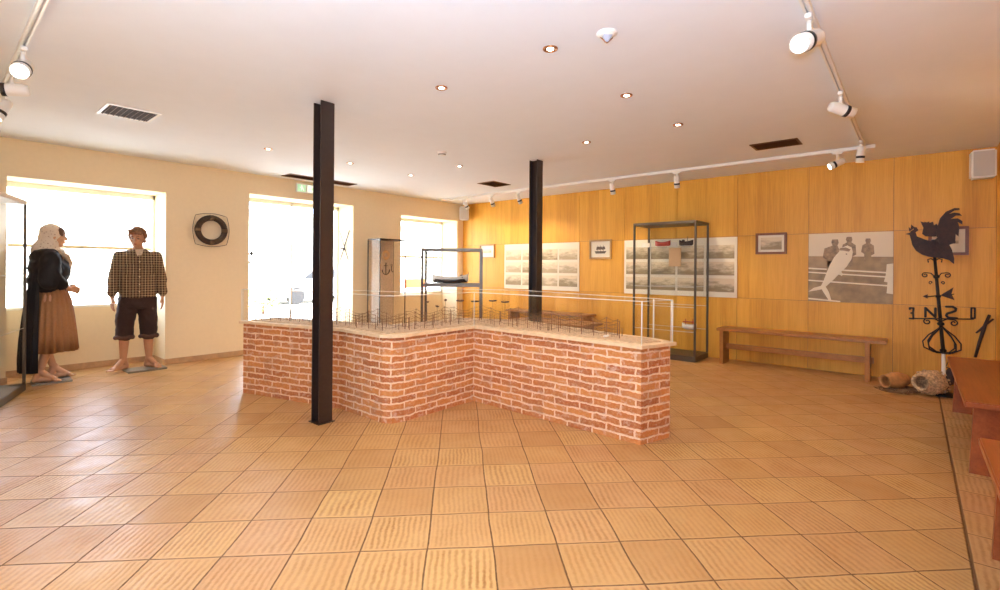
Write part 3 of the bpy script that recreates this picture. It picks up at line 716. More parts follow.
for i in range(n_):
    u = -1 + 2 * i / (n_ - 1); wd_ = .058 * (1 - abs(u) ** 2.6) ** .8 + .004
    rings.append([Vector((u * .235, -wd_ * cos(pi * k / 8), .052 + .012 * u * u - .052 * sin(pi * k / 8) ** .7)) for k in range(9)])
b.loft(rings); o = b.build('keel', 'darkboat', t); o.scale = (1.0, 1.13, 1); lab(o, 'dark painted bottom')
b = MB()
for u in (-.12, 0, .1, .17): b.box((u, 0, .08), (.018, .11, .008))
b.cyl((-.245, 0, .08), (-.25, 0, .15), .004, n=6); b.cyl((.245, 0, .08), (.25, 0, .15), .004, n=6); b.box((.15, 0, .10), (.03, .03, .03)); b.build('thwart', 'darkboat', t)
# small case by the plaster wall
c1 = case('wall_display_case', 'narrow dark framed glass case against the plaster wall, round objects inside', (4.848, 6.72, 0), 0, .54, .35, 1.735, .06, .022, .016, [], 'alu_dark')
b = MB(); b.bx(.016, .524, .325, .330, .06, 1.713); lab(b.build('back_board', 'kerchief', c1), 'beige cloth back board')
def ring(b, c, R, r, ax, n=32, m_=8):
    pts = []; c = Vector(c); ex, ey = ax
    b.tube([c + ex * R * cos(2 * pi * i / n) + ey * R * sin(2 * pi * i / n) for i in range(n)], r, m_, True)
EX, EY, EZ = Vector((1, 0, 0)), Vector((0, 1, 0)), Vector((0, 0, 1))
t = thing('rope_coil', 'round coil of brown rope hanging at the top of the narrow wall case', 'rope coil', (5.19, 7.025, 1.47))
b = MB(); ring(b, (0, 0, 0), .065, .02, (EX, EZ)); ring(b, (0, 0, 0), .045, .012, (EX, EZ)); b.cyl((0, 0, .08), (0, .02, .17), .003, n=5); b.build('coil', 'tan', t)
def anchor(b, s, tilt=0):
    b.cyl((0, 0, -s), (0, 0, s * .8), s * .07, n=8); ring(b, (0, 0, s * .92), s * .13, s * .04, (EX, EZ), 14, 6)
    b.cyl((-s * .45, 0, s * .55), (s * .45, 0, s * .55), s * .05, n=6)
    b.tube([Vector((s * .75 * sin(a), 0, -s * .25 - s * .75 * cos(a))) for a in [radians(q) for q in range(-75, 76, 15)]], s * .07, 6)
    for q in (-1, 1): b.prism([(q * s * .60, -s * .50), (q * s * .88, -s * .42), (q * s * .76, -s * .10)], (0, -s * .05, 0), EX, EZ, EY, s * .1)
t = thing('anchor', 'small dark anchor hanging below the rope coil in the narrow wall case', 'anchor', (5.20, 7.03, 1.23)); b = MB(); anchor(b, .10); b.build('anchor_body', 'cork', t)
t = thing('hook_tool', 'small iron hook tool at the right side of the narrow wall case', 'tool', (5.32, 7.03, 1.22)); b = MB(); b.tube([(0, 0, .06), (0, 0, -.02), (.02, 0, -.05), (.04, 0, -.03)], .006, 6); ring(b, (0, 0, .075), .016, .004, (EX, EZ), 12, 5); b.build('hook', 'cork', t)
b = MB(); b.lathe([(.001, 0), (.07, 0), (.075, .03), (.05, .12), (.03, .22), (.035, .25), (.03, .25), (.001, .24)]); o = tag(b.build('net_float', 'tan'), 'tan bottle shaped float standing low in the narrow wall case', 'float'); o.location = (5.2, 6.9, .06)
# case at the left edge of the picture
lcx, lcy = .655, 6.757; la = radians(71.75)
lcase = case('glass_display_case', 'tall glass case at the left edge beside the woman mannequin', (lcx - cos(la) * 1.0, lcy - sin(la) * 1.0, 0), la, 1.0, .40, 1.89, .07, .04, .024, [1.15, .62], 'alu')
for ch in lcase.children:
    if ch.name.startswith('top_frame'): ch.data.materials[0] = MAT['kerchief']
for nm, z, r_, lb in (('shell_bowl', .626, .05, 'small pale bowl on the lower shelf of the left edge case'), ('shell_bowl', 1.156, .045, 'small pale bowl on the upper shelf of the left edge case')):
    b = MB(); b.lathe([(.001, 0), (r_ * .5, 0), (r_, .05), (r_ * .95, .05), (r_ * .45, .008), (.001, .008)]); o = tag(b.build(nm, 'boatwhite'), lb, 'bowl')
    p_ = Vector((lcx, lcy, 0)) - Vector((cos(la), sin(la), 0)) * .30 + Vector((-sin(la), cos(la), 0)) * .2; o.location = (p_.x, p_.y, z)

# ============================================================ BENCHES
def bench(label, loc_, rz, L, dp, ht, mat_, inset, st=True, th=.038, group='wooden benches', inset2=None):
    inset2 = inset if inset2 is None else inset2
    """local x along the length, front at y=0, back at y=dp"""
    t = thing('wooden_bench', label, 'bench', loc_, rz, group)
    b = MB(); b.bx(0, L, 0, dp, ht - th, ht, .006); b.build('seat', mat_, t)
    for x in (inset, L - inset2 - .045):
        b = MB(); b.prism([(.03, 0), (dp - .03, 0), (dp - .05, ht - th), (.02, ht - th)], (x, 0, 0), EY, EZ, EX, .045); b.build('leg', mat_, t)
    if st: b = MB(); b.bx(inset - .03, L - inset2 + .03, dp / 2 - .015, dp / 2 + .015, ht * .40, ht * .40 + .07, .004); b.build('stretcher', mat_, t)
    return t
bench('long oak bench against the wood wall under the fish photograph', (6.86, 2.02, 0), -pi / 2, 1.79, .34, .478, 'bench_oak', .035, inset2=.15)
bench('oak bench against the wood wall left of the tall glass case', (6.93, 5.75, 0), -pi / 2, 1.70, .34, .50, 'bench_oak', .06)
bench('oak bench standing behind the brick plinth near the rear column', (6.05, 4.95, 0), -pi / 2, 1.35, .60, .44, 'bench_oak', .12)
bench('red brown bench beside the pots along the right wall', (4.07, -.63, 0), 0, 2.06, .395, .47, 'bench', .14)
bench('red brown bench nearest the camera at the right edge', (.9, -.63, 0), 0, 2.33, .395, .47, 'bench', .17)

# ============================================================ WALL THINGS on the wood wall
XW = X0 - .0015
def board(y0, y1, z0, z1, label, mt, gx, gz):
    t = thing('photo_board', label, 'photo board', (X0 - .001, (y0 + y1) / 2, z0))
    hw = (y1 - y0) / 2; b = MB(); b.bx(-.012, 0, -hw, hw, 0, z1 - z0, .001); b.build('board', 'paper', t)
    W_, H_ = y1 - y0, z1 - z0; mgx, mgz, cw, ch = .035, .06, (W_ - .035 * 2 - .035 * 3) / 4, (H_ - .17) / 3 - .035
    for i in range(4):
        for j in range(3):
            ya = -hw + mgx + i * (cw + .035); za = .075 + j * (ch + .045)
            o = MB(); o.bx(-.0145, -.012, -cw / 2, cw / 2, -ch / 2, ch / 2); q = o.build('photograph', mt if (i + j) % 3 else 'photo2', t); q.location = (0, ya + cw / 2, za + ch / 2)
    return t
board(4.404, 6.08, .866, 1.715, 'pale board of twelve old photographs, crossed by the rear column', 'photo1', 4, 3)
board(1.877, 3.565, .866, 1.715, 'pale board of twelve old photographs behind the tall glass case', 'photo2', 4, 3)
# big fish photograph
t = thing('fish_photograph', 'large sepia photograph of a fisherman hauling up a tuna on the wood wall', 'photograph', (X0 - .001, .61, .866))
Wp, Hp = .84, .852
def fpoly(b, pts, k, mi):       # pts in fractions: u from the left as seen, v from the top
    b.mi = mi; b.prism([(Wp / 2 - u * Wp, Hp - v * Hp) for u, v in pts], (-.010 - k * .0006, 0, 0), EY, EZ, -EX, .0006)
b = MB(); b.bx(-.010, 0, -Wp / 2, Wp / 2, 0, Hp); b.build('board', 'fish_bg', t)
b = MB()
fpoly(b, [(0, .33), (1, .35), (1, 1), (0, 1)], 0, 0)
fpoly(b, [(0, .33), (.3, .34), (.3, .5), (0, .5)], 1, 3)
for v, h_ in ((.50, .022), (.56, .02), (.68, .02)): fpoly(b, [(0, v), (1, v + .06), (1, v + .06 + h_), (0, v + h_)], 2, 1)
fpoly(b, [(0, .95), (.4, .98), (.4, 1), (0, .975)], 2, 1)
def man_(cx, top, s, lean=0):
    fpoly(b, [(cx - .035 * s + lean, top), (cx + .035 * s + lean, top), (cx + .045 * s + lean, top + .05 * s), (cx + .03 * s + lean, top + .09 * s), (cx + .09 * s, top + .14 * s), (cx + .10 * s, top + .30 * s), (cx + .05 * s, top + .33 * s), (cx + .05 * s, top + .5 * s), (cx - .06 * s, top + .5 * s), (cx - .06 * s, top + .3 * s), (cx - .11 * s, top + .26 * s), (cx - .09 * s, top + .13 * s), (cx - .03 * s + lean, top + .09 * s), (cx - .045 * s + lean, top + .04 * s)], 3, 2)
man_(.29, .09, 1.0, .04); man_(.50, .06, .85); man_(.72, .09, .72); fpoly(b, [(.69, .28), (.755, .28), (.76, .45), (.69, .45)], 4, 0)
fpoly(b, [(.22, .40), (.27, .55), (.33, .40)], 3, 2)
fpoly(b, [(.38, .27), (.42, .21), (.48, .18), (.53, .21), (.545, .28), (.53, .38), (.47, .49), (.40, .57), (.33, .66), (.24, .76), (.22, .78), (.26, .86), (.29, .97), (.26, .98), (.19, .86), (.17, .82), (.10, .84), (0, .86), (.07, .80), (.16, .77), (.19, .70), (.22, .60), (.26, .48), (.32, .35)], 5, 1)
fpoly(b, [(.40, .55), (.44, .60), (.41, .62), (.37, .58)], 5, 1)
fpoly(b, [(.39, .22), (.46, .21), (.52, .24), (.50, .27), (.43, .255), (.38, .25)], 7, 2); fpoly(b, [(.46, .30), (.475, .295), (.48, .31), (.465, .315)], 7, 0)
fpoly(b, [(.93, .45), (1, .44), (1, .86), (.93, .85), (.94, .7), (.90, .69), (.92, .6)], 4, 1)
fpoly(b, [(.88, .36), (1, .38), (1, .44), (.86, .42)], 3, 3)
b.build('print', ['fish_dark', 'fish_light', 'fish_man', 'fish_mid'], t)
# framed pictures
def picture(y0, y1, z0, z1, label, fm, kind, fw_=.03):
    t = thing('framed_picture', label, 'picture', (X0 - .001, (y0 + y1) / 2, (z0 + z1) / 2), 0, 'framed pictures on the wood wall')
    a, h_ = (y1 - y0) / 2, (z1 - z0) / 2; b = MB()
    for q in ((-a, a, h_ - fw_, h_), (-a, a, -h_, -h_ + fw_), (-a, -a + fw_, -h_ + fw_, h_ - fw_), (a - fw_, a, -h_ + fw_, h_ - fw_)): b.bx(-.028, 0, q[0], q[1], q[2], q[3], .003)
    b.build('frame', fm, t)
    b = MB(); b.bx(-.010, 0, -a + fw_, a - fw_, -h_ + fw_, h_ - fw_); b.build('mount', 'paper', t)
    b = MB(); s = .62 * (a - fw_)
    if kind == 'ship':
        b.prism([(-s, -.03), (s, -.03), (s * .8, -.07), (-s * .75, -.07)], (-.0105, 0, 0), EY, EZ, -EX, .001)
        for k in (-.5, 0, .45): b.prism([(s * k - .003, -.03), (s * k + .003, -.03), (s * k + .002, .07), (s * k - .002, .07)], (-.0105, 0, 0), EY, EZ, -EX, .001); b.prism([(s * k - .035, .0), (s * k + .03, -.01), (s * k + .02, .045), (s * k - .025, .045)], (-.0105, 0, 0), EY, EZ, -EX, .0012)
        b.build('ship_drawing', 'ink', t)
    elif kind == 'photo': b.bx(-.012, -.010, -a + fw_ + .03, a - fw_ - .03, -h_ + fw_ + .03, h_ - fw_ - .03); b.build('print', 'photo2', t)
    elif kind == 'sketch': b.bx(-.012, -.010, -s, s, -.03, .04); b.build('print', 'photo1', t)
picture(6.334, 6.727, 1.457, 1.728, 'small gold framed picture at the far left of the wood wall', 'goldframe', 'sketch', .022)
picture(3.789, 4.202, 1.42, 1.745, 'brown framed ship drawing between the two photo boards', 'goldframe', 'ship')
picture(1.274, 1.644, 1.468, 1.751, 'brown framed landscape photo above the oak bench', 'wframe', 'photo')
picture(-.445, -.115, 1.434, 1.746, 'dark red framed picture behind the rooster weathervane', 'wframe', 'sketch')
# speakers
def speaker(loc_, rz, label, s=(.185, .16, .285)):
    t = thing('wall_speaker', label, 'speaker', loc_, rz, 'wall speakers')
    b = MB(); b.box((0, 0, 0), s, None, .014); b.build('cabinet', 'white', t)
    b = MB(); b.box((0, -s[1] / 2 - .002, 0), (s[0] * .86, .006, s[2] * .88), None, .003); b.build('grille', 'grille', t)
    b = MB(); b.box((0, s[1] / 2 + .03, 0), (.04, .07, .05), None, .004); b.box((0, s[1] / 2 + .058, 0), (.09, .01, .09)); b.build('bracket', 'black', t)
speaker((7.0, -.525, 2.35), radians(-86), 'white box speaker on the wall at the right corner')
speaker((7.14, 7.04, 2.37), radians(-46), 'white box speaker high in the far corner beside the plaster wall', (.19, .16, .27))
# stick on the wall corner
t = thing('thole_stick', 'dark forked wooden stick hanging at the right corner of the wood wall', 'stick', (7.27, -.55, .34))
b = MB(); b.tube([(0, .05, 0), (0, .02, .16), (0, -.015, .32), (0, -.055, .46)], [.013, .015, .017, .012], 8); b.build('shaft', 'darkboat', t)
b = MB(); b.tube([(0, .045, .26), (-.008, .01, .30), (-.008, -.03, .36), (-.008, -.085, .42)], [.008, .012, .012, .008], 8); b.build('cross_piece', 'darkboat', t)

# ============================================================ WEATHERVANE
vx = 6.70
vane = thing('rooster_weathervane', 'tall iron rooster weathervane with compass letters standing in the right corner', 'weathervane', (vx, -.233, 0))
V = lambda pts: [(a + .233, z) for a, z in pts]
BODY = [(-0.016, 1.711), (-0.027, 1.679), (-0.006, 1.662), (-0.017, 1.617), (-0.05, 1.599), (-0.084, 1.58), (-0.136, 1.561), (-0.188, 1.611), (-0.22, 1.627), (-0.277, 1.608), (-0.315, 1.547), (-0.265, 1.523), (-0.284, 1.479), (-0.303, 1.385), (-0.301, 1.329), (-0.266, 1.368), (-0.221, 1.386), (-0.17, 1.395), (-0.111, 1.404), (-0.058, 1.427), (-0.011, 1.467), (0.021, 1.53), (0.029, 1.578), (0.043, 1.637), (0.035, 1.673), (0.011, 1.689), (0.004, 1.716)]
WING = [(-0.043, 1.77), (-0.083, 1.755), (-0.112, 1.766), (-0.12, 1.727), (-0.138, 1.744), (-0.162, 1.699), (-0.17, 1.638), (-0.13, 1.613), (-0.084, 1.615), (-0.057, 1.642), (-0.067, 1.703)]
TAIL = [(-0.172, 1.69), (-0.193, 1.793), (-0.238, 1.859), (-0.301, 1.892), (-0.338, 1.889), (-0.34, 1.872), (-0.301, 1.868), (-0.263, 1.836), (-0.301, 1.846), (-0.338, 1.838), (-0.357, 1.813), (-0.313, 1.816), (-0.276, 1.784), (-0.326, 1.788), (-0.361, 1.757), (-0.361, 1.723), (-0.326, 1.754), (-0.339, 1.699), (-0.333, 1.606), (-0.312, 1.632), (-0.309, 1.538), (-0.252, 1.54), (-0.201, 1.567), (-0.169, 1.612)]
b = MB(); b.prism(V(BODY), (-.02, 0, 0), EY, EZ, EX, .04)
for i in range(26):     # feather flakes on the breast
    a, z = random.uniform(-.25, .0), random.uniform(1.42, 1.56); b.prism([(a + .233, z), (a + .253, z + .02), (a + .233 - .02, z + .03)], (-.027, 0, 0), EY, EZ, EX, .006)
b.build('rooster_body', 'rust', vane)
b = MB(); b.prism(V(WING), (-.035, 0, 0), EY, EZ, EX, .014); b.prism(V([(a - .03, z + .0) for a, z in WING]), (.02, 0, 0), EY, EZ, EX, .012); b.build('wing', 'rust', vane)
b = MB(); b.prism(V(TAIL), (-.012, 0, 0), EY, EZ, EX, .024); b.build('tail', 'rust', vane)
b = MB(); b.prism(V([(.0, 1.71), (.03, 1.745), (.035, 1.70), (.05, 1.72), (.045, 1.67)]), (-.012, 0, 0), EY, EZ, EX, .024); b.prism(V([(.04, 1.66), (.075, 1.645), (.04, 1.635)]), (-.01, 0, 0), EY, EZ, EX, .02); b.build('comb_and_beak', 'rust', vane)
b = MB(); b.cyl((0, 0, 0), (0, .005, .42), .016, n=12); b.build('lower_pole', 'boatwhite', vane)
lab(vane.children[-1], 'white lower pole')
b = MB(); b.lathe([(.001, 0), (.13, 0), (.13, .012), (.03, .02), (.001, .02)]); b.build('base_plate', 'iron', vane)
b = MB(); b.cyl((0, .005, .42), (0, .09, 1.58), .017, .012, n=10)
for z, r_ in ((.45, .03), (.72, .032), (1.2, .028), (1.0, .024)): b.ell((0, .005 + (z - .42) * .073, z), (r_, r_, .022), None, 10, 6)
b.build('pole', 'iron', vane)
def spiral(b, cx, cz, r, turns, s, a0, rad=.006):
    pts = []
    for i in range(int(turns * 14)):
        a = a0 + s * 2 * pi * i / 14; rr = r * (1 - i / (turns * 14) * .75); pts.append((0, cx + rr * cos(a), cz + rr * sin(a)))
    b.tube(pts, rad, 6)
for q in (-1, 1):
    b = MB(); spiral(b, .03 + q * .10, .735, .032, 1.3, -q, pi / 2, .007); b.tube([(0, .03, .74), (0, .03 + q * .05, .772), (0, .03 + q * .10, .767)], .007, 6); b.build('scroll', 'iron', vane)
    b = MB(); spiral(b, .065 + q * .085, 1.215, .026, 1.3, -q, pi / 2, .006); b.tube([(0, .06, 1.18), (0, .065 + q * .04, 1.235), (0, .065 + q * .085, 1.241)], .006, 6); b.build('scroll', 'iron', vane)
    b = MB(); spiral(b, .06 + q * .045, 1.14, .016, 1.2, q, -pi / 2, .005); b.build('scroll', 'iron', vane)
    b = MB(); b.tube([(0, .075, 1.36), (0, .075 + q * .03, 1.385), (0, .075 + q * .055, 1.375), (0, .075 + q * .05, 1.345)], .006, 6); b.build('scroll', 'iron', vane)
for k, an in enumerate((0, pi / 2, pi / 4, -pi / 4)):
    b = MB(); d_ = Vector((sin(an), cos(an), 0))
    for q in (-1, 1): b.tube([Vector((0, .02, .70)) + d_ * 0, Vector((0, .02, .66)) + d_ * q * .035, Vector((0, .02, .60)) + d_ * q * .10, Vector((0, .02, .53)) + d_ * q * .145, Vector((0, .015, .47)) + d_ * q * .14, Vector((0, .01, .43)) + d_ * q * .07, Vector((0, .008, .425))], .007, 6)
    b.build('cage_bar', 'iron', vane)
b = MB(); b.cyl((0, -.215, .785), (0, .275, .757), .0065, n=8); b.cyl((-.24, .03, .77), (.24, .03, .77), .0065, n=8); b.build('compass_arms', 'iron', vane)
def strokes(name, segs, r=.009):
    b = MB()
    for s_ in segs:
        for p_, q_ in zip(s_, s_[1:]): b.caps((0, p_[0] + .233, p_[1]), (0, q_[0] + .233, q_[1]), r, r, 8)
    b.build(name, 'iron', vane)
strokes('letter_E', [[(.036, .855), (.036, .868), (.006, .868), (.010, .815), (.006, .757), (.036, .757)], [(.010, .815), (.024, .815)]])
strokes('letter_N', [[(-.088, .785), (-.088, .875), (-.165, .785), (-.165, .875)]], .011)
strokes('letter_S', [[(-.247, .897), (-.295, .899), (-.319, .882), (-.315, .858), (-.285, .842), (-.255, .828), (-.247, .808), (-.262, .787), (-.325, .785)]], .011)
strokes('letter_O', [[(-.43, .895), (-.455, .895), (-.455, .795), (-.43, .795), (-.43, .895)]], .008)
b = MB(); b.cyl((0, .13, .993), (0, -.07, 1.025), .006, n=6); b.prism(V([(-.065, .995), (-.105, 1.018), (-.105, .972)]), (-.006, 0, 0), EY, EZ, EX, .012)
b.prism(V([(-.20, 1.01), (-.299, 1.095), (-.285, 1.03), (-.308, .966)]), (-.006, 0, 0), EY, EZ, EX, .012); b.build('wind_arrow', 'rust', vane)

# pots and net on the floor
def pot(name, label, loc_, dirv, prof, mt, wob=0):
    t = thing(name, label, 'pot', loc_); q = Vector(dirv).to_track_quat('Z', 'Y').to_matrix().to_4x4()
    b = MB(); b.lathe(prof, q, 30, wob); b.build('body', mt, t)
    rmax = prof[-1]
    return t, q
P1 = [(.004, 0), (.03, .005), (.06, .05), (.085, .13), (.09, .19), (.075, .25), (.058, .275), (.07, .30), (.066, .305), (.05, .28), (.062, .25), (.07, .18), (.04, .06), (.003, .03)]
t, q = pot('clay_pot', 'smooth orange clay pot lying on its side left of the weathervane', (6.84, .035, .095), (-.62, .55, -.04), P1, 'clay')
P2 = [(.004, 0), (.05, .005), (.095, .05), (.12, .12), (.12, .19), (.095, .24), (.07, .26), (.085, .29), (.078, .297), (.058, .265), (.08, .23), (.10, .17), (.06, .05), (.003, .03)]
t, q = pot('crusted_pot', 'pale pot crusted with shells lying at the foot of the weathervane', (6.70, -.215, .125), (-.72, .50, .05), P2, 'shell', .004)
b = MB()
for i in range(150):
    a = random.uniform(0, 2 * pi); z = random.uniform(.03, .24); r_ = .10 + .02 * sin(pi * z / .27); p_ = q @ Vector((cos(a) * r_, sin(a) * r_, z)); s_ = random.uniform(.006, .014); b.ell(p_, (s_, s_, s_ * .8), None, 6, 4)
b.build('shell_crust', 'shell', t)['kind'] = 'stuff'
b = MB()
for k in range(9):
    pts = []; cx, cy = 6.66 + random.uniform(-.12, .16), random.uniform(-.02, .20); r_ = random.uniform(.05, .12)
    for i in range(26):
        a = i * .5; pts.append((cx + r_ * cos(a) * (1 + .3 * sin(i * 1.3 + k)), cy + r_ * 1.1 * sin(a) * (1 + .3 * cos(i * .9 + k)), .006 + .010 * random.random()))
    b.tube(pts, .0045, 5)
tag(b.build('fishing_net', 'net'), 'dark tangled rope net on the floor around the pots', 'net')
# something dark wrapped around pole foot
t = thing('pulley_block', 'dark wooden pulley block leaning behind the crusted pot', 'pulley', (6.88, -.30, 0))
b = MB(); b.ell((0, 0, .17), (.03, .06, .09), None, 14, 8); b.build('block', 'darkboat', t)
b = MB(); b.tube([(0, 0, .22), (0, -.03, .28), (0, .03, .31), (0, .05, .26), (0, 0, .24)], .008, 6); b.tube([(0, 0, .10), (0, .04, .04), (0, .02, .008)], .012, 6); b.build('strap', 'rope', t)

# ============================================================ PLASTER WALL THINGS
t = thing('life_ring', 'old dark life ring with thin rope on the plaster wall between two windows', 'life ring', (2.478, Y0 - .045, 1.735))
b = MB(); ring(b, (0, 0, 0), .163, .037, (EX, EZ), 40, 12); b.build('ring', 'cork', t)
b = MB(); pts = []
for i in range(48):
    a = 2 * pi * i / 48; r_ = .222 * (1 / max(abs(cos(a)), abs(sin(a)))) ** .55 if i % 12 else .222 * (1 / max(abs(cos(a)), abs(sin(a)))) ** .55
    pts.append((r_ * cos(a), .0, r_ * sin(a)))
b.tube(pts, .004, 5, True); b.build('grab_rope', 'rope', t)
for k in range(4):
    a = pi / 2 * k; b = MB(); c_ = Vector((cos(a), 0, sin(a))) * .163; tt = Vector((-sin(a), 0, cos(a)))
    b.cyl(c_ - tt * .022, c_ + tt * .022, .0385, n=16); b.build('band', 'rope', t)
t = thing('exit_sign', 'small green and white emergency exit sign above the tall opening', 'exit sign', (3.83, Y0 - .02, 2.465))
b = MB(); b.box((0, 0, 0), (.34, .036, .135), None, .006); b.build('housing', 'white', t)
b = MB(); b.box((-.09, -.020, 0), (.13, .004, .105)); b.build('green_panel', 'green', t)
b = MB(); b.box((.08, -.020, 0), (.15, .004, .105)); b.build('light_panel', 'signwhite', t)
b = MB(); yy = -.0235
for s_ in ([(-.095, .03), (-.085, 0), (-.10, -.035)], [(-.085, 0), (-.065, -.02), (-.06, -.04)], [(-.095, .02), (-.115, .0)], [(-.093, .02), (-.07, .005)]): b.tube([(a, yy, z) for a, z in s_], .005, 5)
b.ell((-.092, yy, .038), (.008, .003, .008), None, 8, 5); b.build('running_figure', 'signwhite', t)
b = MB(); b.prism([(.03, -.008), (.08, -.008), (.08, -.028), (.125, 0), (.08, .028), (.08, .008), (.03, .008)], (0, yy, 0), EX, EZ, EY, .002); b.build('arrow', 'green', t)
# crossed sticks on the right jamb of the tall opening
t = thing('crossed_oars', 'pair of thin crossed sticks hanging on the right jamb of the tall opening', 'sticks', (4.672 - .016, 7.46, 1.63))
b = MB(); b.tube([(0, -.14, .25), (0, .13, -.25)], .0085, 7); b.build('stick', 'darkboat', t)
b = MB(); b.tube([(-.012, .14, .25), (-.012, -.13, -.25)], .0085, 7); b.build('stick', 'darkboat', t)
b = MB(); b.tube([(-.02, .10, -.06), (-.02, .03, -.06), (-.02, -.02, -.07)], .014, 7); b.build('binding', 'cork', t)
# iron ornament on the left jamb
t = thing('iron_ornament', 'small black iron anchor hanging at the left edge of the tall opening', 'ornament', (3.03, Y0 + .03, 1.38))
b = MB(); b.cyl((-.02, 0, -.08), (0.01, 0, .08), .008, n=6); b.prism([(-.045, .04), (.035, .04), (-.0, .10)], (0, -.008, 0), EX, EZ, EY, .016); b.tube([(-.04, 0, -.05), (-.02, 0, -.085), (.03, 0, -.08), (.075, 0, -.07)], .011, 6); b.build('anchor', 'iron', t)
b = MB(); b.cyl((0.01, 0, .08), (-.005, 0, .20), .002, n=5); b.cyl((-.03, 0, .20), (.025, 0, .20), .006, n=6); b.build('hanger', 'iron', t)
# small framed notices against the corner window
for (x0, x1, z0, z1, lb) in ((6.57, 6.91, 1.64, 1.84, 'small white framed notice at the top of the far corner window'), (6.55, 6.98, 1.30, 1.57, 'larger white framed notice below, in the far corner window')):
    t = thing('window_notice', lb, 'notice', ((x0 + x1) / 2, 7.655, (z0 + z1) / 2)); a, h_ = (x1 - x0) / 2, (z1 - z0) / 2; b = MB()
    for q_ in ((-a, a, h_ - .012, h_), (-a, a, -h_, -h_ + .012), (-a, -a + .012, -h_, h_), (a - .012, a, -h_, h_)): b.bx(q_[0], q_[1], -.01, .01, q_[2], q_[3])
    b.build('frame', 'bar', t); b = MB(); b.bx(-a + .01, a - .01, -.003, .003, -h_ + .01, h_ - .01); b.build('sheet', 'tissue', t)
    

# ============================================================ CEILING THINGS
def aim_quat(d): return Vector(d).to_track_quat('-Z', 'Y')
def add_light(parent, loc_, d, power, angle, col=(1, .80, .58), rad=.03, blend=.6):
    L = bpy.data.lights.new('bulb', 'SPOT'); L.energy = power; L.spot_size = radians(angle); L.spot_blend = blend; L.color = col; L.shadow_soft_size = rad
    o = bpy.data.objects.new('bulb', L); COL.objects.link(o); o.parent = parent; o.location = loc_; o.rotation_mode = 'QUATERNION'; o.rotation_quaternion = aim_quat(d)
DL = [(2.43, 1.68), (2.45, 2.66), (3.45, 1.68), (4.445, 1.655), (4.463, 2.62), (4.486, 4.515), (4.49, 5.5), (3.49, 5.48), (2.49, 5.55)]
dnames = ['largest, nearest the ceiling sensor', 'left of the ceiling sensor', 'second right of the largest lamp', 'rightmost near the right track', 'centre, before the rear column', 'near the small square vent', 'far one near the tall opening', 'one above the tall opening', 'leftmost before the life ring']
dl0 = None
for (x, y_), nm in zip(DL, dnames):
    lb = 'round recessed ceiling downlight with copper rim, ' + nm
    if dl0 is None:
        dl0 = thing('ceiling_downlight', lb, 'ceiling light', (x, y_, H), 0, 'recessed downlights')
        b = MB(); ring(b, (0, 0, -.003), .040, .006, (EX, EY), 28, 8); b.build('trim_ring', 'copper', dl0)
        b = MB(); b.cyl((0, 0, -.001), (0, 0, -.004), .038, n=24); b.build('reflector', 'copper', dl0)
        b = MB(); b.cyl((0, 0, -.0042), (0, 0, -.006), .021, n=20); b.build('lamp_face', 'lamp', dl0)
        add_light(dl0, (0, 0, -.02), (0, 0, -1), 22 * DOWNK, 120, (1, .86, .68), .03)
    else: c = copy_tree(dl0); c.location = (x, y_, H); c['label'] = lb
# tracks
def track(label, p0, p1):
    p0, p1 = Vector(p0), Vector(p1); t = thing('lighting_track', label, 'track', (p0 + p1) / 2, atan2(p1.y - p0.y, p1.x - p0.x), 'ceiling light tracks'); L = (p1 - p0).length
    b = MB(); b.bx(-L / 2, L / 2, -.018, -.006, -.032, 0, .002); b.bx(-L / 2, L / 2, .006, .018, -.032, 0, .002); b.bx(-L / 2, L / 2, -.006, .006, -.012, 0); b.build('rail', 'white', t)
    b = MB(); b.bx(-L / 2 - .02, -L / 2, -.019, .019, -.033, 0, .003); b.bx(L / 2, L / 2 + .02, -.019, .019, -.033, 0, .003); b.build('end_cap', 'white', t)
track('white light track running along the ceiling before the wood wall', (6.43, .34, H), (6.43, 6.9, H))
track('white light track along the ceiling toward the right wall', (.2, .415, H), (6.38, .415, H))
track('white light track along the ceiling at the left edge', (.37, 1.0, H), (.37, 6.6, H))
def head(label, x, y_, d, power, big=1.0, axis='x', lens_on=True, angle=75):
    t = thing('track_spotlight', label, 'spotlight', (x, y_, H), 0, 'track spotlights')
    b = MB(); sx, sy = (.09, .03) if axis == 'x' else (.03, .09); b.box((0, 0, -.045), (sx, sy, .026), None, .004); b.cyl((0, 0, -.058), (0, 0, -.11), .012, n=10); b.ell((0, 0, -.115), (.016, .016, .016), None, 10, 6); b.build('adapter', 'white', t)
    d = Vector(d).normalized(); c0 = Vector((0, 0, -.155)); L = .17 * big; r_ = .036 * big; q = d.to_track_quat('Z', 'Y').to_matrix().to_4x4(); M = Matrix.Translation(c0 - d * L * .45) @ q
    b = MB(); b.lathe([(.002, 0), (r_ * .8, .0), (r_ * .95, .012), (r_, .03), (r_, L * .5), (r_ * 1.05, L * .55), (r_ * 1.05, L), (r_ * .94, L), (r_ * .90, L - .012)], M, 22); b.build('lamp_body', 'white', t)
    b = MB(); b.lathe([(r_ * 1.02, L * .60), (r_ * 1.10, L * .60), (r_ * 1.10, L * .74), (r_ * 1.02, L * .74)], M, 22); lab(b.build('black_band', 'black', t), 'black band')
    b = MB(); b.cyl(c0 + d * (L * .55 - .012), c0 + d * (L * .55 - .006), r_ * .92, n=20); b.build('lens', 'lamp' if lens_on else 'lens', t)
    b = MB(); b.cyl((0, 0, -.12), c0 - d * L * .1, .008, n=8); b.build('yoke', 'white', t)
    if power: add_light(t, c0 + d * (L * .55 + .01), d, power, angle)
P_ = 55 * SPOTK
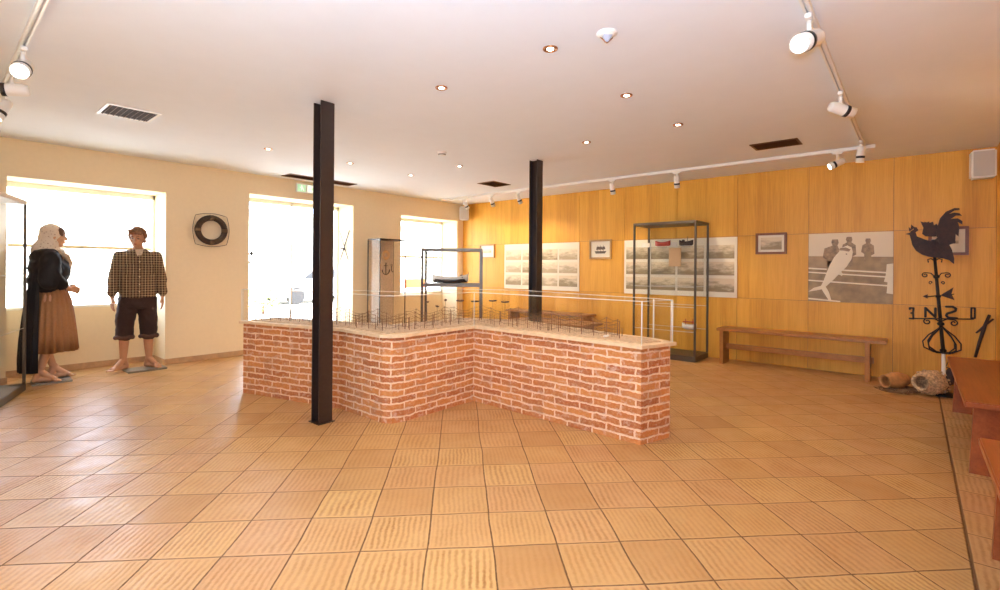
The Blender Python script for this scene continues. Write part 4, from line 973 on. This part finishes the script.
head('large lit track spotlight with round glowing lens, nearest on the right track', 2.903, .415, (-.90, .24, -.42), P_ * .8, 1.25, 'x', True, 100)
head('white track spotlight with black band, second on the right track', 4.293, .415, (.55, -.70, -.30), P_ * .35, 1.05, 'x')
head('white track spotlight hanging straight down at the end of the right track', 6.03, .415, (.10, .10, -1), P_ * .4, .95, 'x', False)
head('white track spotlight tilted left near the corner of the two tracks', 6.43, .648, (-.45, .75, -.40), P_ * .5, .95, 'y')
for y_, lb, d in ((2.406, 'white track spotlight above the right side of the tall glass case', (.35, .05, -1)), (3.34, 'white track spotlight above the left side of the tall glass case', (.35, 0, -1)),
                  (5.06, 'white track spotlight just left of the rear column top', (.6, -.1, -1)), (5.66, 'white track spotlight above the framed picture near the far corner', (.7, .1, -1)), (6.3, 'white track spotlight with lit lens at the far corner', (.75, .1, -.8))):
    head(lb, 6.43, y_, d, P_ * (.55 if y_ < 6 else .25), .95, 'y', y_ > 5.9, 95)
head('large lit track spotlight with glowing lens at the left edge', .37, 4.06, (-.20, -.85, -.45), P_ * .8, 1.2, 'y', True, 100)
head('white track spotlight pointing left, below the large lit one', .37, 4.62, (-.9, .30, -.12), P_ * .3, 1.1, 'y')
head('white track spotlight, third along the left track, tilted down', .37, 5.25, (-.35, -.2, -.8), P_ * .5, 1.0, 'y')
head('white track spotlight, farthest along the left track', .37, 5.95, (-.1, .2, -1), P_ * .5, 1.0, 'y')
# vents
def vent(label, x0, x1, y0, y1, nsl, along='x', rim='white', mt='vent', closed=False):
    t = thing('ceiling_vent', label, 'vent', ((x0 + x1) / 2, (y0 + y1) / 2, H)); a, h_ = (x1 - x0) / 2, (y1 - y0) / 2
    b = MB(); f = .022
    for q_ in ((-a, a, h_ - f, h_), (-a, a, -h_, -h_ + f), (-a, -a + f, -h_ + f, h_ - f), (a - f, a, -h_ + f, h_ - f)): b.bx(q_[0], q_[1], q_[2], q_[3], -.008, 0, .001)
    b.build('rim', rim, t)
    b = MB(); b.bx(-a + f, a - f, -h_ + f, h_ - f, -.002, 0); b.build('duct', 'ventin', t)
    for k in range(nsl):
        b = MB(); u = (k + .5) / nsl * 2 - 1
        if along == 'x': b.box((0, u * (h_ - f), -.006), (2 * (a - f), (h_ - f) / nsl * 1.1, .003), Matrix.Rotation(.5, 3, 'X'))
        else: b.box((u * (a - f), 0, -.006), ((a - f) / nsl * .8, 2 * (h_ - f), .003), Matrix.Rotation(-.7, 3, 'Y'))
        b.build('slat', mt, t)
vent('white rimmed slatted air vent in the ceiling at the left', .95, 1.33, 5.02, 5.41, 9, 'y', 'white', 'vent')
vent('brown slatted air vent in the ceiling near the right track', 5.63, 5.93, .90, 1.34, 8, 'y', 'vent')
vent('small square brown air vent in the ceiling before the far corner', 5.56, 5.98, 4.87, 5.20, 8, 'x', 'vent')
vent('long brown air vent in the ceiling above the tall opening', 3.34, 4.44, 6.76, 7.03, 7, 'x', 'vent')
# sensors
t = thing('motion_sensor', 'white ceiling motion sensor with pale blue lens, upper centre', 'sensor', (2.473, 1.325, H))
b = MB(); b.lathe([(.001, -.012), (.052, -.012), (.058, -.006), (.058, 0)], Matrix.Identity(4), 28); b.lathe([(.001, -.02), (.04, -.018), (.048, -.01), (.048, -.005)], Matrix.Identity(4), 28); b.build('housing', 'white', t)
b = MB(); b.lathe([(.001, -.052), (.015, -.048), (.034, -.020), (.036, -.014)], Matrix.Identity(4), 4); b.build('lens', 'blue', t)
b = MB(); b.tube([(.030, -.02, -.022), (0, 0, -.056), (-.02, .030, -.022)], .003, 5); b.build('lens_rim', 'copper', t)
t = thing('smoke_detector', 'small white smoke detector in the ceiling left of centre', 'smoke detector', (3.819, 4.129, H))
b = MB(); b.lathe([(.001, -.045), (.03, -.043), (.04, -.03), (.05, -.015), (.055, 0)], Matrix.Identity(4), 24); b.build('housing', 'white', t); b = MB(); b.lathe([(.036, -.036), (.043, -.033), (.046, -.026), (.04, -.026)], Matrix.Identity(4), 24); b.build('sensor_slot', 'base', t)

# ============================================================ PEOPLE (local: facing -Y, x to the picture's right)
def head_shapes(b, hx, hy, hz, s=1.0, rot=0, tilt=0):
    """head centre (hx,hy,hz); face toward -Y rotated by rot"""
    R = Matrix.Rotation(rot, 3, 'Z') @ Matrix.Rotation(tilt, 3, 'X'); c = Vector((hx, hy, hz)); P = lambda x, y_, z: c + R @ Vector((x * s, y_ * s, z * s))
    b.ell(P(0, .012, .03), (.074 * s, .092 * s, .088 * s), R)
    b.ell(P(0, -.022, -.035), (.060 * s, .066 * s, .078 * s), R)
    b.ell(P(0, -.052, -.088), (.030 * s, .026 * s, .022 * s), R)       # chin
    for q in (-1, 1):
        b.ell(P(q * .036, -.060, -.018), (.024 * s, .020 * s, .020 * s), R)   # cheek
        b.ell(P(q * .074, .012, -.005), (.010 * s, .018 * s, .030 * s), R)    # ear
        b.ell(P(q * .030, -.078, .030), (.026 * s, .011 * s, .008 * s), R)    # brow
    b.caps(P(0, -.078, .022), P(0, -.098, -.018), .009 * s, .013 * s, 8)       # nose
    b.ell(P(0, -.080, -.050), (.024 * s, .014 * s, .008 * s), R); b.ell(P(0, -.077, -.062), (.020 * s, .013 * s, .008 * s), R)
    return P, R
def face_parts(t, P, R, s, browm):
    for q in (-1, 1):
        b = MB(); b.ell(P(q * .030, -.0765, .008), (.0115 * s, .006 * s, .0065 * s), R, 10, 6); b.build('eye', 'eye', t)
        b = MB(); b.tube([P(q * .014, -.090, .030), P(q * .030, -.089, .036), P(q * .047, -.080, .030)], .0042 * s, 5); b.build('eyebrow', browm, t)
    b = MB(); b.ell(P(0, -.0905, -.052), (.020 * s, .005 * s, .0045 * s), R, 10, 6); b.ell(P(0, -.088, -.0605), (.016 * s, .005 * s, .0045 * s), R, 10, 6); b.build('lips', 'lips', t)
def hand(b, w_, d, side, nrm, s=1.0, curl=.35):
    """wrist point, hand direction, thumb side vector, palm normal"""
    w_, d, side, nrm = Vector(w_), Vector(d).normalized(), Vector(side).normalized(), Vector(nrm).normalized()
    pc = w_ + d * .048 * s
    for k in (-.9, -.3, .3, .9): b.caps(w_ + side * k * .018 * s, w_ + d * .085 * s + side * k * .032 * s, .014 * s, .0115 * s, 10)
    for k, L in ((.95, .070), (.33, .080), (-.33, .074), (-.98, .058)):
        p0 = w_ + d * .088 * s + side * k * .031 * s; d1 = (d + side * k * .10 + nrm * curl * .3).normalized(); d2 = (d + side * k * .07 + nrm * curl).normalized(); d3 = (d + nrm * curl * 1.9).normalized()
        p1 = p0 + d1 * L * .45 * s; p2 = p1 + d2 * L * .32 * s; p3 = p2 + d3 * L * .25 * s
        b.caps(p0, p1, .0095 * s, .0088 * s, 8); b.caps(p1, p2, .0088 * s, .008 * s, 8); b.caps(p2, p3, .008 * s, .0068 * s, 8)
    p0 = w_ + d * .022 * s + side * .020 * s; p1 = p0 + (d * .7 + side * .75 + nrm * .2).normalized() * .042 * s; p2 = p1 + (d * .95 + side * .4 + nrm * .25).normalized() * .032 * s
    b.caps(p0, p1, .014 * s, .0105 * s, 8); b.caps(p1, p2, .0105 * s, .0085 * s, 8)
def foot(b, ank, toe_dir, s=1.0):
    a = Vector(ank); d = Vector((toe_dir[0], toe_dir[1], 0)).normalized(); sd = Vector((-d.y, d.x, 0)); z = .028 * s
    heel = Vector((a.x, a.y, z + .006)) - d * .035 * s; ball = Vector((a.x, a.y, z)) + d * .125 * s
    b.caps(a + Vector((0, 0, .02)), heel, .036 * s, .033 * s); b.caps(heel, ball, .032 * s, .026 * s); b.caps(a, ball, .036 * s, .024 * s)
    b.caps(ball - sd * .022 * s, ball + sd * .022 * s, .025 * s, .023 * s)
    for k, L in ((-.034, .052), (-.014, .052), (.003, .046), (.018, .039), (.032, .030)):
        p = ball + sd * k * s; p.z = .018 * s; r_ = .0135 * s if k < -.03 else .0100 * s
        b.caps(p, p + d * L * s - Vector((0, 0, .004)), r_, r_ * .85, 8)

# ---- man in the plaid shirt
man = thing('person', 'person figure with short auburn hair in plaid shirt and dark knee breeches by the window', 'person', (1.652, 7.10, .019), radians(-8)); man.scale = (.975, .975, .975)
b = MB(); zb = .02
Pm, Rm = head_shapes(b, -.012, -.03, 1.595, 1.02, radians(-22), radians(10))
b.caps((0, .005, 1.42), (-.008, -.018, 1.53), .058, .052)
b.ell((0, .01, 1.25), (.16, .10, .20)); b.ell((0, .01, 1.0), (.14, .095, .16)); b.ell((0, .01, .90), (.155, .10, .10)); b.caps((-.15, .01, 1.39), (.15, .01, 1.39), .055, .055)
b.ell((0, .0, 1.40), (.10, .07, .08))
AR = {}
for q in (-1, 1):
    sh, el, wr = (q * .190, .01, 1.385), (q * .228, .02, 1.12), (q * (.250 if q < 0 else .246), -.03 if q < 0 else -.02, .885)
    b.caps(sh, el, .052, .040); b.caps(el, wr, .040, .026)
    hd = Vector((q * .02, -.10, -1)); hand(b, wr, hd, (-q * .25, -1, -.05), (-q, .2, 0), 1.0, .30)
    AR[q] = (sh, el, wr)
for q, toe, kx in ((-1, (-.75, -.62), -.125), (1, (.55, -.75), .105)):
    hp, kn, an = (q * .085, .01, .88), (kx, -.005, .50), (kx * (1.12), .015, .095 + zb)
    b.caps(hp, kn, .085, .056); b.caps(kn, (kx * 1.05, .025, .33), .052, .052); b.caps((kx * 1.05, .025, .33), an, .052, .034)
    f = MB(); foot(b, an, toe, 1.0)
body = b.build('body', 'skin', man); remesh(body, .0055, 2)
face_parts(man, Pm, Rm, 1.02, 'hair')
b = MB()        # curly hair cap
for i in range(230):
    a = random.uniform(0, 2 * pi); e = random.uniform(-.15, 1.5); v = Vector((cos(a) * cos(e), sin(a) * cos(e), sin(e)))
    if v.y < -.35 and v.z < .48: continue
    if v.z < -.05 and v.y < .1: continue
    p_ = Pm(v.x * .080, .014 + v.y * .094, .036 + v.z * .094); s_ = random.uniform(.014, .024); b.ell(p_, (s_, s_, s_ * .8), None, 7, 5)
for i in range(22): p_ = Pm(random.uniform(-.062, .06), random.uniform(-.092, -.06), random.uniform(.070, .105)); b.ell(p_, (.019, .018, .016), None, 7, 5)
for i in range(40): p_ = Pm(random.uniform(-.06, .06), random.uniform(.075, .105), random.uniform(-.055, .03)); b.ell(p_, (.018, .018, .018), None, 7, 5)
for q in (-1, 1):
    for i in range(10): p_ = Pm(q * .078, random.uniform(-.035, .06), random.uniform(.005, .05)); b.ell(p_, (.012, .016, .017), None, 7, 5)
remesh(b.build('hair', 'hair', man), .007, 1)
# shirt
def sec(cx, cy, z, rx, ry, n=36, pw=2.4):
    out = []
    for i in range(n):
        a = 2 * pi * i / n; c_, s_ = cos(a), sin(a); out.append(Vector((cx + rx * abs(c_) ** (2 / pw) * (1 if c_ > 0 else -1), cy + ry * abs(s_) ** (2 / pw) * (1 if s_ > 0 else -1), z)))
    return out
b = MB()
b.loft([sec(0, .0, z, rx, ry) for z, rx, ry in ((.875, .180, .130), (.89, .187, .14), (.96, .183, .14), (1.08, .180, .138), (1.2, .182, .135), (1.30, .190, .128), (1.39, .195, .105), (1.435, .150, .080), (1.46, .080, .066))])
for q in (-1, 1):
    sh, el, wr = [Vector(p) for p in AR[q]]
    b.caps(sh + Vector((-q * .012, 0, -.008)), el + Vector((q * .008, 0, 0)), .070, .060); b.caps(el + Vector((q * .008, 0, 0)), wr + Vector((0, 0, .055)), .060, .050); b.caps(wr + Vector((0, 0, .055)), wr + Vector((0, 0, .04)), .050, .047)
remesh(b.build('plaid_shirt', 'plaid', man), .009, 4, (.09, .022))
b = MB()
for q in (-1, 1):
    b.prism([(0, 0), (q * .07, .018), (q * .085, -.025), (q * .035, -.055)], (q * .004, -.085, 1.432), EX, EZ, Vector((0, .8, .3)), .012)
    b.tube([(q * .075, -.072, 1.432), (q * .082, -.01, 1.455), (q * .045, .055, 1.465), (0, .07, 1.468)], .014, 7)
b.build('collar', 'plaid', man)
for q in (-1, 1):
    b = MB(); b.box((q * .095, -.150, 1.215), (.10, .012, .115), None, .004); b.box((q * .095, -.158, 1.262), (.106, .010, .035), None, .003); b.build('chest_pocket', 'plaid', man)
b = MB(); b.box((0, -.153, 1.14), (.030, .012, .50), Matrix.Rotation(0, 3, 'X'), .003)
b.build('placket', 'plaid', man)
for z in (.95, 1.04, 1.13, 1.22, 1.31): b = MB(); b.cyl((0, -.158, z), (0, -.163, z), .007, n=10); b.build('button', 'bar', man)
b = MB(); b.prism([(-.042, .03), (.042, .03), (.03, -.02), (0, -.085), (-.03, -.02)], (0, -.108, 1.43), EX, EZ, Vector((0, .55, .12)), .05); lab(b.build('undershirt', 'kerchief', man), 'cream undershirt at the open collar')
# breeches
b = MB(); b.loft([sec(0, .005, z, rx, ry) for z, rx, ry in ((.74, .165, .12), (.80, .182, .130), (.92, .180, .125), (.95, .165, .11))])
for q, kx in ((-1, -.125), (1, .105)):
    b.caps((q * .09, .005, .85), (kx, .0, .60), .105, .098); b.caps((kx, .0, .60), (kx * 1.04, .01, .43), .098, .090)
remesh(b.build('breeches', 'shorts', man), .009, 4, (.08, .02))
for kx in (-.128, .108):
    b = MB(); b.tube([(kx * 1.03 + .082 * cos(2 * pi * i / 24), .01 + .078 * sin(2 * pi * i / 24), .395 + .006 * sin(i)) for i in range(24)], .026, 8, True); b.build('rolled_cuff', 'cuff', man)
b = MB(); b.bx(-.17, .22, -.17, .10, 0, .02, .004); o = tag(b.build('stand_plate', 'base'), 'flat grey plate under the man in the plaid shirt', 'stand plate'); o.location = (1.69, 7.09, 0)

# ---- woman with headscarf and black shawl, facing +X (toward the man)
wom = thing('person', 'person figure in flowered headscarf, black fringed shawl and long brown skirt beside the glass case', 'person', (.865, 7.05, .019), radians(90 - 4))
b = MB()
Pw, Rw = head_shapes(b, 0, -.035, 1.535, .96, 0, radians(4))
b.caps((0, .0, 1.37), (0, -.02, 1.47), .048, .044)
b.ell((0, .0, 1.22), (.14, .095, .19)); b.ell((0, 0, 1.0), (.125, .09, .15)); b.ell((0, .01, .88), (.16, .11, .12)); b.caps((-.13, 0, 1.34), (.13, 0, 1.34), .05, .05)
for q in (-1, 1):
    b.ell((q * .06, -.075, 1.20), (.05, .045, .05))
    sh, el, wr = (q * .165, .0, 1.33), (q * .215, .03, 1.08), (q * .13, -.14, .98)
    b.caps(sh, el, .045, .036); b.caps(el, wr, .036, .023); hand(b, wr, (-q * .6, -.7, -.15), (0, -.2, 1), (-q * .3, .6, -.6), .92, .45)
for q, toe in ((-1, (-.25, -1)), (1, (.2, -1))):
    hp, kn, an = (q * .08, .01, .86), (q * .085, -.005, .48), (q * .085, .02 - q * .06, .095 + zb)
    b.caps(hp, kn, .09, .055); b.caps(kn, (q * .088, .03, .33), .05, .047); b.caps((q * .088, .03, .33), an, .047, .030); foot(b, an, toe, .96)
remesh(b.build('body', 'skin_f', wom), .0055, 2)
face_parts(wom, Pw, Rw, .96, 'hair_d')
b = MB(); R0 = Matrix.Identity(3)
b.ell(Pw(0, -.006, .050), (.0765, .077, .070)); remesh(b.build('hair', 'hair_d', wom), .007, 1)
b = MB()   # headscarf: hood plus a fall over the neck and shoulders
b.ell(Pw(0, .035, .040), (.092, .100, .102)); b.ell(Pw(0, .055, -.03), (.088, .085, .11)); b.caps(Pw(0, .05, -.08), Pw(0, .085, -.16), .095, .105); b.ell(Pw(0, .05, -.20), (.15, .105, .06)); b.ell(Pw(0, -.03, -.165), (.085, .07, .045))
remesh(b.build('headscarf', 'scarf', wom), .008, 4, (.05, .010))
b = MB(); b.loft([sec(0, .0, z, rx, ry, 30, 2) for z, rx, ry in ((.93, .13, .105), (1.0, .135, .11), (1.12, .145, .125), (1.25, .155, .13), (1.34, .15, .10), (1.39, .09, .07))]); remesh(b.build('blouse', 'skirt', wom), .01, 3)
b = MB(); b.tube([(-.10, -.05, 1.375), (-.05, -.125, 1.33), (0, -.15, 1.26), (.03, -.155, 1.20)], [.02, .028, .026, .012], 8); b.tube([(.10, -.05, 1.375), (.05, -.125, 1.33), (0, -.155, 1.26), (-.03, -.155, 1.19)], [.02, .028, .026, .012], 8); b.build('kerchief', 'kerchief', wom)
# skirt with pleats
b = MB(); n = 120; rings = []
for z, rx, ry, pl in ((1.03, .125, .105, .002), (.97, .140, .125, .004), (.85, .175, .160, .007), (.7, .20, .180, .010), (.5, .222, .20, .013), (.315, .24, .215, .016)):
    rings.append([Vector(((rx + pl * sin(i * 2 * pi / n * 22 + z)) * cos(2 * pi * i / n), -.01 + (ry + pl * sin(i * 2 * pi / n * 22 + z)) * sin(2 * pi * i / n), z + .004 * sin(i * .3))) for i in range(n)])
for z, rx, ry, pl in ((.318, .233, .208, .016), (.5, .215, .193, .013), (.85, .168, .153, .007), (1.025, .12, .10, .002)):
    rings.append([Vector(((rx + pl * sin(i * 2 * pi / n * 22 + z)) * cos(2 * pi * i / n), -.01 + (ry + pl * sin(i * 2 * pi / n * 22 + z)) * sin(2 * pi * i / n), z)) for i in range(n)])
b.loft(rings, False); b.build('pleated_skirt', 'skirt', wom)
# shawl: over shoulders and arms, long fall at the back
b = MB()
b.ell((0, .03, 1.32), (.215, .135, .10)); b.ell((0, .02, 1.20), (.235, .16, .19)); b.ell((0, .03, 1.07), (.235, .155, .16)); b.ell((0, -.05, 1.17), (.17, .12, .15))
for q in (-1, 1): b.caps((q * .18, .01, 1.30), (q * .24, .02, 1.07), .085, .09); b.caps((q * .235, .0, 1.10), (q * .19, -.08, 1.03), .08, .06)
remesh(b.build('shawl', 'shawl', wom), .011, 4, (.08, .02))
b = MB(); rings = []; n = 40        # back fall
for z, w_, yb in ((1.15, .19, .05), (.95, .20, .08), (.7, .215, .115), (.45, .228, .14), (.25, .232, .15), (.12, .225, .148)):
    o_ = [Vector((w_ * cos(pi * i / (n - 1)), .02 + yb * sin(pi * i / (n - 1)) + .010 * sin(i * 1.3), z)) for i in range(n)]
    i_ = [Vector((w_ * .93 * cos(pi * i / (n - 1)), .02 + (yb - .02) * sin(pi * i / (n - 1)) + .010 * sin(i * 1.3), z)) for i in range(n - 1, -1, -1)]
    rings.append([v + Vector((0, .075, 0)) for v in o_ + i_])
b.loft(rings); b.build('shawl_fall', 'shawl', wom)
b = MB()
for i in range(80):
    a = random.uniform(-.1, 1.1) * pi; q = cos(a); x = .25 * q; yb = -.02 - .11 * abs(sin(a)) if i % 3 else .02; z0 = 1.06 - .02 * random.random() + .05 * abs(q)
    L = random.uniform(.07, .13); b.tube([(x, yb - .01, z0), (x + random.uniform(-.01, .01), yb - .015, z0 - L * .5), (x + random.uniform(-.02, .02), yb - .01, z0 - L)], .0035, 4)
fr_ = b.build('fringe', 'shawl', wom)
b = MB(); b.bx(-.15, .15, -.18, .14, 0, .02, .004); o = tag(b.build('stand_plate', 'base'), 'flat grey plate under the woman in the black shawl', 'stand plate'); o.location = (.86, 7.05, 0); o.rotation_euler.z = radians(86)
